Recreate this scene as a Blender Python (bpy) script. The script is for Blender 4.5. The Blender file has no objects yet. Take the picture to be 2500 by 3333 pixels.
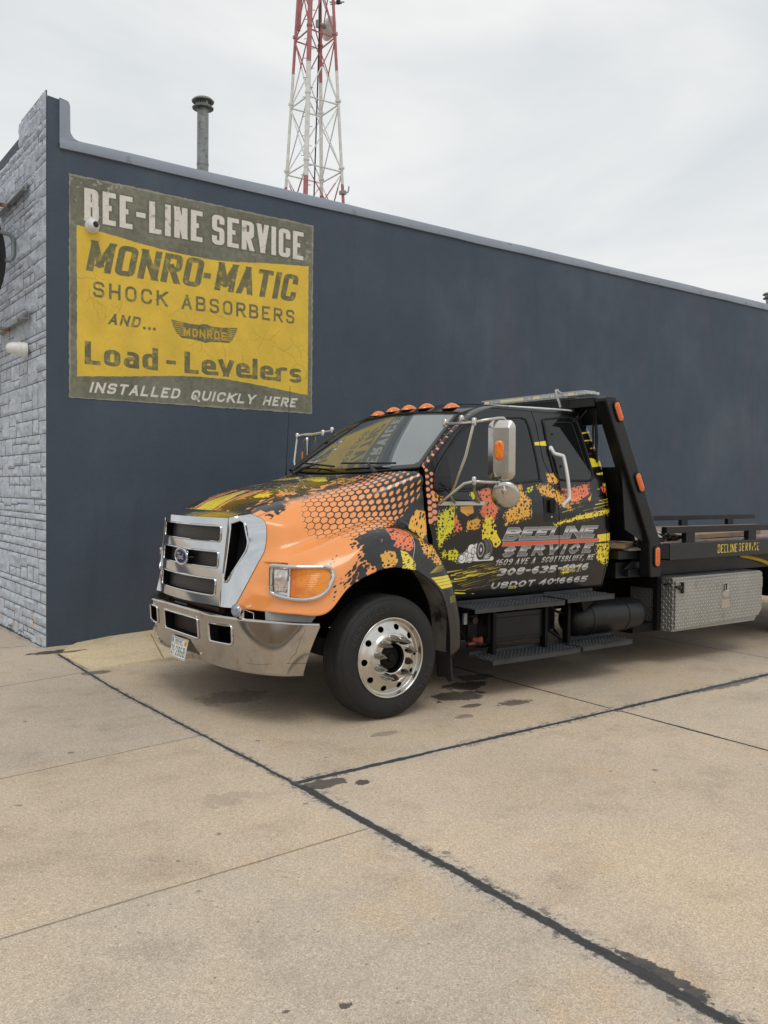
import bpy, bmesh, math, random
import numpy as np
from mathutils import Vector, Matrix
random.seed(7)
SC = bpy.context.scene
COL = SC.collection
R = math.radians

# ---------------------------------------------------------------- camera
cam_d = bpy.data.cameras.new('camera')
cam = bpy.data.objects.new('camera', cam_d)
COL.objects.link(cam)
rot = Matrix(((0.807723, 0.00787274, -0.58950961), (-0.58947896, 0.0275837, -0.80731263), (0.00990509, 0.9995885, 0.0269208)))
cam.matrix_world = Matrix.Translation((-2.5015949, -9.25866275, 1.65)) @ rot.to_4x4()
cam_d.sensor_fit = 'HORIZONTAL'
cam_d.sensor_width = 36.0
cam_d.lens = 36.0 * 2882.87 / 2500.0
cam_d.clip_start = 0.05
cam_d.clip_end = 2000
SC.camera = cam
SC.view_settings.view_transform = 'Standard'
SC.view_settings.look = 'None'
SC.view_settings.exposure = 0.0
SC.view_settings.gamma = 1.0
SC.cycles.max_bounces = 8

# ---------------------------------------------------------------- world: overcast sky
SUN_EL, SUN_AZ = R(58), R(205)       # azimuth measured clockwise from +Y
world = bpy.data.worlds.new('World')
SC.world = world
world.use_nodes = True
nt = world.node_tree
nt.nodes.clear()
N = nt.nodes.new
L = nt.links.new
out = N('ShaderNodeOutputWorld'); bg = N('ShaderNodeBackground')
sky = N('ShaderNodeTexSky'); sky.sky_type = 'NISHITA'; sky.sun_disc = False
sky.sun_elevation = SUN_EL; sky.sun_rotation = SUN_AZ
sky.air_density = 1.0; sky.dust_density = 2.0
tc = N('ShaderNodeTexCoord')
mp = N('ShaderNodeMapping'); mp.inputs['Scale'].default_value = (1.0, 1.0, 2.6)
mp.inputs['Location'].default_value = (4.1, 0.4, 0.9)
nz = N('ShaderNodeTexNoise'); nz.inputs['Scale'].default_value = 2.3; nz.inputs['Detail'].default_value = 6; nz.inputs['Roughness'].default_value = 0.52
nz.inputs['Distortion'].default_value = 0.4
L(tc.outputs['Generated'], mp.inputs['Vector']); L(mp.outputs['Vector'], nz.inputs['Vector'])
cr_ = N('ShaderNodeValToRGB')
cr_.color_ramp.elements[0].position = 0.36; cr_.color_ramp.elements[0].color = (7.35, 7.75, 8.0, 1)
cr_.color_ramp.elements[1].position = 0.63; cr_.color_ramp.elements[1].color = (9.4, 9.45, 9.35, 1)
e_ = cr_.color_ramp.elements.new(0.5); e_.color = (8.35, 8.55, 8.55, 1)
L(nz.outputs['Fac'], cr_.inputs['Fac'])
mx = N('ShaderNodeMix'); mx.data_type = 'RGBA'; mx.inputs['Factor'].default_value = 0.93
L(sky.outputs['Color'], mx.inputs[6]); L(cr_.outputs['Color'], mx.inputs[7])
L(mx.outputs[2], bg.inputs['Color']); bg.inputs['Strength'].default_value = 0.1
L(bg.outputs['Background'], out.inputs['Surface'])

# ---------------------------------------------------------------- sun (through thin cloud)
sd = bpy.data.lights.new('sun', 'SUN'); sd.energy = 0.75; sd.angle = R(24); sd.color = (1.0, 0.96, 0.90)
sun = bpy.data.objects.new('sun', sd); COL.objects.link(sun)
dv = Vector((math.sin(SUN_AZ) * math.cos(SUN_EL), math.cos(SUN_AZ) * math.cos(SUN_EL), math.sin(SUN_EL)))
sun.rotation_euler = dv.to_track_quat('Z', 'Y').to_euler()
sun.location = dv * 40

# ================================================================ helpers
def lin(c):
    c = np.asarray(c, float) / 255.0
    return tuple(float(v) for v in np.where(c <= 0.04045, c / 12.92, ((c + 0.055) / 1.055) ** 2.4))

def sstep(a, b, x):
    t = np.clip((x - a) / (b - a), 0, 1)
    return t * t * (3 - 2 * t)

class G:
    """tiny node-graph writer"""
    def __init__(s, name):
        s.m = bpy.data.materials.new(name); s.m.use_nodes = True
        s.t = s.m.node_tree; s.b = s.t.nodes['Principled BSDF']
        s._tc = None
    def n(s, typ, **kw):
        nd = s.t.nodes.new('ShaderNode' + typ)
        for k, v in kw.items():
            setattr(nd, k, v)
        return nd
    def put(s, sock, v):
        if hasattr(v, 'node'):
            s.t.links.new(v, sock)
        elif isinstance(v, (tuple, list)) and len(v) == 3 and sock.type == 'RGBA':
            sock.default_value = (*v, 1)
        else:
            sock.default_value = v
    def co(s):
        if s._tc is None:
            s._tc = s.n('TexCoord')
        return s._tc.outputs['Object']
    def math(s, op, a, b=0.0, c=None):
        nd = s.n('Math', operation=op)
        s.put(nd.inputs[0], a); s.put(nd.inputs[1], b)
        if c is not None: s.put(nd.inputs[2], c)
        return nd.outputs[0]
    def noise(s, scale, detail=4, rough=0.5, vec=None, stretch=None, dist=0.0):
        nd = s.n('TexNoise'); nd.inputs['Scale'].default_value = scale; nd.inputs['Detail'].default_value = detail
        nd.inputs['Roughness'].default_value = rough; nd.inputs['Distortion'].default_value = dist
        v = vec if vec is not None else s.co()
        if stretch:
            m = s.n('Mapping'); m.inputs['Scale'].default_value = stretch; s.put(m.inputs['Vector'], v); v = m.outputs['Vector']
        s.put(nd.inputs['Vector'], v)
        return nd.outputs['Fac']
    def voro(s, scale, out='Distance', feature='F1', rnd=1.0, vec=None):
        nd = s.n('TexVoronoi', feature=feature); nd.inputs['Scale'].default_value = scale
        nd.inputs['Randomness'].default_value = rnd
        s.put(nd.inputs['Vector'], vec if vec is not None else s.co())
        return nd.outputs[out]
    def ramp(s, f, *stops):
        nd = s.n('ValToRGB'); e = nd.color_ramp.elements
        while len(e) > 2: e.remove(e[-1])
        for i, (p, c) in enumerate(stops):
            el = e[i] if i < 2 else e.new(p)
            el.position = p
            c = c if isinstance(c, (tuple, list)) else (c, c, c)
            el.color = (*c[:3], 1)
        s.put(nd.inputs['Fac'], f)
        return nd.outputs['Color']
    def mix(s, f, a, b, blend='MIX'):
        nd = s.n('Mix', data_type='RGBA', blend_type=blend)
        s.put(nd.inputs['Factor'], f); s.put(nd.inputs[6], a); s.put(nd.inputs[7], b)
        return nd.outputs[2]
    def fmix(s, f, a, b):
        nd = s.n('Mix', data_type='FLOAT')
        s.put(nd.inputs['Factor'], f); s.put(nd.inputs[2], a); s.put(nd.inputs[3], b)
        return nd.outputs[0]
    def step(s, a, b, x):
        nd = s.n('MapRange', interpolation_type='SMOOTHSTEP')
        s.put(nd.inputs['Value'], x); s.put(nd.inputs['From Min'], a); s.put(nd.inputs['From Max'], b)
        return nd.outputs[0]
    def bump(s, h, strength=0.3, dist=0.01, prev=None):
        nd = s.n('Bump'); nd.inputs['Strength'].default_value = strength; nd.inputs['Distance'].default_value = dist
        s.put(nd.inputs['Height'], h)
        if prev is not None: s.put(nd.inputs['Normal'], prev)
        return nd.outputs['Normal']
    def set(s, **kw):
        for k, v in kw.items():
            s.put(s.b.inputs[k.replace('_', ' ')], v)
        return s.m

def mat(name, col, rough=0.5, metal=0.0, var=0.12, scale=6.0, bump=0.0, bscale=60.0, bdist=0.004, rvar=0.1, coat=0.0, dirt=None, ior=1.5, spec=0.5):
    g = G(name); c = lin(col)
    n1 = g.noise(scale, 5, 0.6)
    base = g.ramp(n1, (0.3, tuple(v * (1 - var) for v in c)), (0.7, tuple(min(1, v * (1 + var)) for v in c)))
    if dirt:
        dc, lo, hi, ds = dirt
        base = g.mix(g.step(lo, hi, g.noise(ds, 7, 0.65)), base, lin(dc))
    kw = dict(Base_Color=base, Roughness=g.fmix(g.noise(scale * 2.3, 4), max(0.02, rough - rvar), min(1, rough + rvar)), Metallic=metal, IOR=ior)
    g.b.inputs['Specular IOR Level'].default_value = spec
    if coat: kw['Coat_Weight'] = coat; kw['Coat_Roughness'] = 0.06
    if bump: kw['Normal'] = g.bump(g.noise(bscale, 5, 0.6), bump, bdist)
    return g.set(**kw)

class MB:
    """collects faces; build() links them as ONE mesh object"""
    def __init__(s): s.v = []; s.f = []; s.mi = []; s.uv = {}
    def add(s, V, F, mi=0):
        o = len(s.v); s.v += [tuple(map(float, p)) for p in V]
        s.f += [tuple(i + o for i in f) for f in F]; s.mi += [mi] * len(F)
        return o
    def box(s, a, b, mi=0, M=None):
        (x0, y0, z0), (x1, y1, z1) = a, b
        V = [(x0, y0, z0), (x1, y0, z0), (x1, y1, z0), (x0, y1, z0), (x0, y0, z1), (x1, y0, z1), (x1, y1, z1), (x0, y1, z1)]
        if M is not None: V = [tuple(M @ Vector(p)) for p in V]
        s.add(V, [(0, 3, 2, 1), (4, 5, 6, 7), (0, 1, 5, 4), (1, 2, 6, 5), (2, 3, 7, 6), (3, 0, 4, 7)], mi)
    def prism(s, P, a, b, axis=1, mi=0):
        """polygon P in the two other axes, extruded from a to b along axis"""
        def pt(p, t):
            q = list(p); q.insert(axis, t); return q
        n = len(P)
        V = [pt(p, a) for p in P] + [pt(p, b) for p in P]
        F = [tuple(range(n)), tuple(range(2 * n - 1, n - 1, -1))] + [(i, n + i, n + (i + 1) % n, (i + 1) % n) for i in range(n)]
        s.add(V, F, mi)
    def tube(s, P, r, seg=10, mi=0, closed=False, cap=True):
        P = [Vector(p) for p in P]; n = len(P)
        rr = r if isinstance(r, (list, tuple)) else [r] * n
        V = []; up = None
        for i, p in enumerate(P):
            a = P[(i - 1) % n] if (i > 0 or closed) else p
            b = P[(i + 1) % n] if (i < n - 1 or closed) else p
            t = (b - a).normalized()
            if up is None:
                up = Vector((0, 0, 1)) if abs(t.z) < 0.9 else Vector((1, 0, 0))
            u = (up - t * up.dot(t)).normalized(); up = u
            w = t.cross(u)
            for k in range(seg):
                an = 2 * math.pi * k / seg
                V.append(p + (u * math.cos(an) + w * math.sin(an)) * rr[i])
        F = []
        for i in range(n if closed else n - 1):
            j = (i + 1) % n
            for k in range(seg):
                l = (k + 1) % seg
                F.append((i * seg + k, i * seg + l, j * seg + l, j * seg + k))
        if cap and not closed:
            F.append(tuple(range(seg - 1, -1, -1))); F.append(tuple((n - 1) * seg + k for k in range(seg)))
        s.add(V, F, mi)
    def lathe(s, prof, c, axis=(0, 0, 1), seg=32, mi=0, closed=False):
        """prof: (radius, offset along axis)"""
        ax = Vector(axis).normalized(); c = Vector(c)
        u = ax.orthogonal().normalized(); w = ax.cross(u)
        V = []
        for r_, o in prof:
            for k in range(seg):
                an = 2 * math.pi * k / seg
                V.append(c + ax * o + (u * math.cos(an) + w * math.sin(an)) * max(r_, 1e-5))
        F = []; n = len(prof)
        for i in range(n if closed else n - 1):
            j = (i + 1) % n
            for k in range(seg):
                l = (k + 1) % seg
                F.append((i * seg + k, i * seg + l, j * seg + l, j * seg + k))
        s.add(V, F, mi)
    def grid(s, A, mi=0, keep=None, flip=False, uv=None):
        """A: (n,m,3) array"""
        A = np.asarray(A, float); n, m = A.shape[:2]
        o = len(s.v)
        s.v += [tuple(p) for p in A.reshape(-1, 3).tolist()]
        if uv is not None:
            for i, t in enumerate(np.asarray(uv, float).reshape(-1, 2).tolist()): s.uv[o + i] = t
        for i in range(n - 1):
            for j in range(m - 1):
                if keep is not None and not keep[i, j]: continue
                q = (o + i * m + j, o + i * m + j + 1, o + (i + 1) * m + j + 1, o + (i + 1) * m + j)
                s.f.append(q[::-1] if flip else q); s.mi.append(mi if np.isscalar(mi) else int(mi[i, j]))
    def build(s, name, m, parent=None, smooth=35, bevel=0.0, weld=False):
        me = bpy.data.meshes.new(name)
        me.from_pydata(s.v, [], s.f)
        ms = m if isinstance(m, (list, tuple)) else [m]
        for q in ms: me.materials.append(q)
        if len(ms) > 1: me.polygons.foreach_set('material_index', s.mi)
        if s.uv:
            ul = me.uv_layers.new(name='UVMap')
            li = np.zeros(len(me.loops), np.int32); me.loops.foreach_get('vertex_index', li)
            tab = np.zeros((len(s.v), 2))
            for k, t in s.uv.items(): tab[k] = t
            ul.data.foreach_set('uv', tab[li].ravel().astype(np.float32))
        if weld or bevel:
            bm = bmesh.new(); bm.from_mesh(me)
            if weld: bmesh.ops.remove_doubles(bm, verts=bm.verts, dist=1e-5)
            bmesh.ops.recalc_face_normals(bm, faces=bm.faces)
            bm.to_mesh(me); bm.free()
        if smooth:
            me.polygons.foreach_set('use_smooth', [True] * len(me.polygons))
            me.set_sharp_from_angle(angle=R(smooth))
        me.update()
        o = bpy.data.objects.new(name, me)
        COL.objects.link(o)
        if bevel:
            md = o.modifiers.new('bevel', 'BEVEL'); md.width = bevel; md.segments = 2; md.limit_method = 'ANGLE'; md.angle_limit = R(40)
        if parent is not None: adopt(o, parent)
        return o

ORIG = {}
def adopt(o, parent):
    o.parent = parent
    o.matrix_parent_inverse = Matrix.Translation(-Vector(ORIG.get(parent.name, (0, 0, 0))))
def thing(name, label, cat, loc=(0, 0, 0), group=None):
    o = bpy.data.objects.new(name, None); COL.objects.link(o)
    o.location = loc; o.empty_display_size = 0.1; ORIG[o.name] = loc
    return tag(o, label, cat, group)
def tag(o, label, cat, group=None):
    o['label'] = label; o['category'] = cat
    if group: o['group'] = group
    return o
def kind(o, k='structure'):
    o['kind'] = k; return o

# ---------------------------------------------------------------- numpy painting
_rs = np.random.RandomState(3)
_LAT = _rs.rand(256, 256)
def vnoise(X, Y, sc, seed=0):
    X = X * sc + seed * 17.31; Y = Y * sc + seed * 9.77
    xi = np.floor(X).astype(int); yi = np.floor(Y).astype(int)
    fx = X - xi; fy = Y - yi
    fx = fx * fx * (3 - 2 * fx); fy = fy * fy * (3 - 2 * fy)
    g = lambda a, b: _LAT[(a + seed * 31) & 255, (b + seed * 57) & 255]
    return (g(xi, yi) * (1 - fx) + g(xi + 1, yi) * fx) * (1 - fy) + (g(xi, yi + 1) * (1 - fx) + g(xi + 1, yi + 1) * fx) * fy
def fbm(X, Y, sc, oct=4, seed=0):
    a = 0; w = 1; t = 0
    for i in range(oct):
        a = a + w * vnoise(X, Y, sc * 2 ** i, seed + i); t += w; w *= 0.5
    return a / t
def worley(X, Y, sc, seed=0):
    """distance to the nearest jittered point, in cells, minus that point's own radius"""
    X = X * sc; Y = Y * sc
    xi = np.floor(X).astype(int); yi = np.floor(Y).astype(int)
    best = np.full(X.shape, 9.0)
    for dx in (-1, 0, 1):
        for dy in (-1, 0, 1):
            a, b = xi + dx, yi + dy
            jx = _LAT[(a + seed) & 255, b & 255]; jy = _LAT[(a + 91) & 255, (b + seed * 3 + 7) & 255]; jr = _LAT[(a + 33) & 255, (b + 50 + seed) & 255]
            d = np.hypot(a + 0.15 + 0.7 * jx - X, b + 0.15 + 0.7 * jy - Y) - 0.35 * jr
            best = np.minimum(best, d)
    return best

class Cv:
    """paint canvas in metres; colours are sRGB 0..255"""
    def __init__(s, x0, y0, x1, y1, ppm, bg=(0, 0, 0)):
        s.x0, s.y0, s.x1, s.y1, s.ppm = x0, y0, x1, y1, ppm
        s.W = int(round((x1 - x0) * ppm)); s.H = int(round((y1 - y0) * ppm))
        s.X, s.Y = np.meshgrid(x0 + (np.arange(s.W) + 0.5) / ppm, y0 + (np.arange(s.H) + 0.5) / ppm)
        s.px = np.ones((s.H, s.W, 3)) * (np.array(bg) / 255.0)
    def win(s, xa, ya, xb, yb):
        i0 = max(0, int((xa - s.x0) * s.ppm) - 2); i1 = min(s.W, int((xb - s.x0) * s.ppm) + 3)
        j0 = max(0, int((ya - s.y0) * s.ppm) - 2); j1 = min(s.H, int((yb - s.y0) * s.ppm) + 3)
        return slice(j0, max(j0, j1)), slice(i0, max(i0, i1))
    def poly(s, P, warp=None):
        X, Y = s.X, s.Y
        if warp is not None: X = X + warp[0]; Y = Y + warp[1]
        P = np.asarray(P, float); m = np.zeros(s.X.shape)
        sl = s.win(P[:, 0].min() - .05, P[:, 1].min() - .05, P[:, 0].max() + .05, P[:, 1].max() + .05)
        X = X[sl]; Y = Y[sl]; acc = 0
        for ox, oy in ((-.25, -.25), (.25, -.25), (-.25, .25), (.25, .25)):
            x = X + ox / s.ppm; y = Y + oy / s.ppm; ins = np.zeros(x.shape, bool)
            for i in range(len(P)):
                (xa, ya), (xb, yb) = P[i], P[(i + 1) % len(P)]
                if ya == yb: continue
                c = ((ya > y) != (yb > y)) & (x < (xb - xa) * (y - ya) / (yb - ya) + xa)
                ins ^= c
            acc = acc + ins
        m[sl] = acc / 4.0
        return m
    def seg(s, a, b, w0, w1=None):
        """a tapering stroke"""
        w1 = w0 if w1 is None else w1; mw = max(w0, w1)
        sl = s.win(min(a[0], b[0]) - mw, min(a[1], b[1]) - mw, max(a[0], b[0]) + mw, max(a[1], b[1]) + mw)
        X, Y = s.X[sl], s.Y[sl]; dx, dy = b[0] - a[0], b[1] - a[1]
        t = np.clip(((X - a[0]) * dx + (Y - a[1]) * dy) / (dx * dx + dy * dy + 1e-12), 0, 1)
        d = np.hypot(X - a[0] - t * dx, Y - a[1] - t * dy) - 0.5 * (w0 + (w1 - w0) * t)
        m = np.zeros(s.X.shape); m[sl] = np.clip(0.5 - d * s.ppm, 0, 1)
        return m
    def put(s, m, c):
        c = np.asarray(c, float) / 255.0
        ry = np.flatnonzero((m > 0).any(1)); rx = np.flatnonzero((m > 0).any(0))
        if not len(ry): return
        sl = (slice(ry[0], ry[-1] + 1), slice(rx[0], rx[-1] + 1)); q = m[sl][..., None]
        s.px[sl] = s.px[sl] * (1 - q) + (c[sl] if c.ndim > 1 else c) * q
    def image(s, name, data=False):
        im = bpy.data.images.new(name, s.W, s.H)
        if data: im.colorspace_settings.name = 'Non-Color'
        a = np.ones((s.H, s.W, 4), np.float32); a[..., :3] = np.clip(s.px, 0, 1)
        im.pixels.foreach_set(a.ravel()); im.update(); im.pack()
        return im

GL = {
 'A': (1, ['0,0 .5,1 1,0', '.2,.3 .8,.3']), 'B': (1, ['0,.52 0,1 *.94,1 *.94,.52 0,.52', '0,.52 *1,.52 *1,0 0,0 0,.52']),
 'C': (1, ['1,.68 *1,1 *0,1 *0,0 *1,0 1,.32']), 'D': (1, ['0,.5 0,1 *1,1 *1,0 0,0 0,.5']), 'E': (.88, ['1,1 0,1 0,0 1,0', '0,.52 .85,.52']),
 'F': (.86, ['1,1 0,1 0,0', '0,.52 .85,.52']), 'H': (1, ['0,0 0,1', '1,0 1,1', '0,.5 1,.5']), 'I': (0, ['.5,0 .5,1']),
 'K': (1, ['0,0 0,1', '1,1 .04,.42', '.36,.6 1,0']), 'L': (.86, ['0,1 0,0 1,0']), 'M': (1.3, ['0,0 0,1 .5,.25 1,1 1,0']),
 'N': (1.05, ['0,0 0,1 1,0 1,1']), 'O': (1, ['.5,0 *0,0 *0,1 *1,1 *1,0 .5,0']), 'P': (.95, ['0,0 0,1 *1,1 *1,.45 0,.45']),
 'Q': (1, ['.5,0 *0,0 *0,1 *1,1 *1,0 .5,0', '.55,.3 1.1,-.12']), 'R': (1, ['0,0 0,1 *1,1 *1,.48 0,.48', '.5,.48 1,0']),
 'S': (.96, ['1,.74 *1,1 *0,1 *0,.52 *1,.52 *1,0 *0,0 0,.26']), 'T': (.95, ['0,1 1,1', '.5,1 .5,0']), 'U': (1, ['0,1 *0,0 *1,0 1,1']),
 'V': (1, ['0,1 .5,0 1,1']), 'W': (1.4, ['0,1 .25,0 .5,.8 .75,0 1,1']), 'Y': (1, ['0,1 .5,.45 1,1', '.5,.45 .5,0']),
 '0': (1, ['.5,0 *0,0 *0,1 *1,1 *1,0 .5,0']), '1': (.35, ['0,.82 1,1 1,0']), '2': (1, ['0,.7 *0,1 *1,1 *1,.52 0,0 1,0']),
 '3': (1, ['0,1 *1,1 *1,.52 .3,.52', '.5,.52 *1,.52 *1,0 0,0']), '4': (1, ['.75,0 .75,1 0,.3 1,.3']), '5': (1, ['1,1 0,1 0,.55 *1,.55 *1,0 0,0']),
 '6': (1, ['.95,1 *0,1 *0,0 *1,0 *1,.52 0,.52']), '8': (1, ['.5,.52 *0,.52 *0,1 *1,1 *1,.52 .5,.52', '.5,.52 *0,.52 *0,0 *1,0 *1,.52 .5,.52']),
 '9': (1, ['1,.48 *0,.48 *0,1 *1,1 *1,0 .1,0']), '-': (.45, ['0,.5 1,.5']), '.': (0, ['.5,0 .5,.001']), ',': (0, ['.5,.02 .4,-.12']),
 'o': (.95, ['.5,0 *0,0 *0,.66 *1,.66 *1,0 .5,0']), 'a': (.9, ['.08,.66 *1,.66 1,0', '1,.38 *0,.38 *0,0 1,0']), 'd': (.95, ['1,1 1,0 *0,0 *0,.66 1,.66']),
 'e': (.92, ['1,.02 *0,.0 *0,.66 *1,.66 1,.33 0,.33']), 'v': (.95, ['0,.66 .5,0 1,.66']), 'l': (0, ['.5,0 .5,1']), 'r': (.7, ['0,0 0,.66', '0,.5 *.3,.66 1,.66']),
 's': (.82, ['.96,.58 *.96,.66 *0,.66 *0,.33 *1,.33 *1,0 *0,0 0,.1']), 'n': (.9, ['0,0 0,.66', '0,.66 *1,.66 1,0']), ' ': (.5, []),
}
def _round(P, r, seg):
    out = []
    n = len(P)
    for i, (x, y, fl) in enumerate(P):
        if not fl or i in (0, n - 1): out.append((x, y)); continue
        a = np.array(P[i - 1][:2]); b = np.array((x, y)); c = np.array(P[i + 1][:2])
        la, lc = np.linalg.norm(a - b), np.linalg.norm(c - b)
        rr = min(r, la * 0.5 if (i > 1 and P[i - 1][2]) else la * 0.95, lc * 0.5 if (i < n - 2 and P[i + 1][2]) else lc * 0.95)
        p0 = b + (a - b) / la * rr; p1 = b + (c - b) / lc * rr
        for k in range(seg + 1):
            t = k / seg
            out.append(tuple((1 - t) ** 2 * p0 + 2 * t * (1 - t) * b + t * t * p1) if seg > 1 else tuple(p0 if k == 0 else p1))
    return out
def text_len(st, w, sw, gap):
    return sum((GL[c][0] * (w - sw) + sw if c != ' ' else GL[c][0] * w) + gap for c in st) - gap
def text(cv, st, x, y, h, sw, L=None, w=None, gap=0.03, slant=0.0, r=0.4, seg=1, grow=0.0, hk=1.0):
    """returns a coverage mask; x,y = lower left; L fits the string to that length"""
    if L is not None:
        k = sum(GL[c][0] for c in st); ns = sum(c != ' ' for c in st)
        sp = sum(GL[c][0] for c in st if c == ' ')
        w = (L - gap * (len(st) - 1) - ns * sw + sw * (k - sp)) / k
    m = np.zeros(cv.X.shape); H0 = h; h = h * hk        # hk > 1: horizontals thinner than verticals
    for ch in st:
        gw, strokes = GL[ch]
        if ch == ' ': x += gw * w + gap; continue
        iw = gw * (w - sw); ih = h - sw
        sl = cv.win(x - sw - abs(slant) * H0, y - 0.3 * H0, x + iw + 2 * sw + abs(slant) * H0, y + H0 * 1.1 + sw)
        Y = cv.Y[sl] - y; X = cv.X[sl] - x - slant * Y; Y = Y * hk
        best = np.full(X.shape, 9.0)
        for stx in strokes:
            P = []
            for tok in stx.split():
                fl = tok[0] == '*'; a, b = tok.lstrip('*').split(',')
                P.append((sw / 2 + float(a) * iw if gw > 0 else sw / 2 + (float(a) - .5) * sw, sw / 2 + float(b) * ih, fl))
            P = _round(P, r * min(max(iw, sw), ih), seg); n = len(P)
            clo = P[0] == P[-1]
            for i in range(n - 1):
                a, b = np.array(P[i]), np.array(P[i + 1]); l = np.linalg.norm(b - a)
                if l < 1e-9: continue
                u = (b - a) / l
                ex = []
                for e, q in ((0, i - 1), (1, i + 2)):
                    if clo and (q < 0 or q >= n): q = n - 2 if q < 0 else 1
                    if q < 0 or q >= n:
                        e_in = 1e-6 + sw / 2
                        pt = a if e == 0 else b; vert = abs(u[0]) < 1e-3; hor = abs(u[1]) < 1e-3
                        atx = pt[0] < e_in or pt[0] > iw + sw / 2 - 1e-6; aty = pt[1] < e_in or pt[1] > ih + sw / 2 - 1e-6
                        ex.append((sw / 2 if (atx and hor) or (aty and vert) else 0.0) if (vert or hor) else sw)
                    else:
                        v = (np.array(P[q]) - (a if e == 0 else b)); v = v / (np.linalg.norm(v) + 1e-12)
                        cth = float(np.dot(v, u if e == 0 else -u)); th = math.acos(max(-1, min(1, cth)))
                        ex.append(min(1.6, math.tan(max(0.0, (math.pi - th)) / 2)) * sw / 2)
                lx = (X - a[0]) * u[0] + (Y - a[1]) * u[1]; ly = -(X - a[0]) * u[1] + (Y - a[1]) * u[0]
                dx = np.abs(lx - (l + ex[1] - ex[0]) / 2) - (l + ex[0] + ex[1]) / 2; dy = np.abs(ly) - sw / 2
                best = np.minimum(best, np.maximum(dx, dy))
        lo = -0.2 * h if ch in 'Q,' else 0
        best = np.maximum(best, np.maximum(lo - Y, Y - h))
        m[sl] = np.maximum(m[sl], np.clip(0.5 - (best - grow) * cv.ppm, 0, 1))
        x += (iw + sw) + gap
    return m
def imgmat(name, im, rough=0.4, coat=0.0, bump=0.0, bscale=80, metal=0.0, wear=0.06):
    g = G(name)
    uvn = g.n('UVMap'); t = g.n('TexImage'); t.image = im; t.extension = 'EXTEND'; t.interpolation = 'Cubic'
    g.t.links.new(uvn.outputs['UV'], t.inputs['Vector'])
    c = g.mix(g.step(0.35, 0.75, g.noise(3.0, 5)), t.outputs['Color'], g.mix(1.0, t.outputs['Color'], (1 - wear, 1 - wear, 1 - wear), 'MULTIPLY'))
    kw = dict(Base_Color=c, Roughness=g.fmix(g.noise(9, 4), rough - .06, rough + .08), Metallic=metal)
    if coat: kw['Coat_Weight'] = coat; kw['Coat_Roughness'] = 0.05
    if bump: kw['Normal'] = g.bump(g.noise(bscale, 5, 0.6), bump, 0.004)
    return g.set(**kw)
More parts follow.
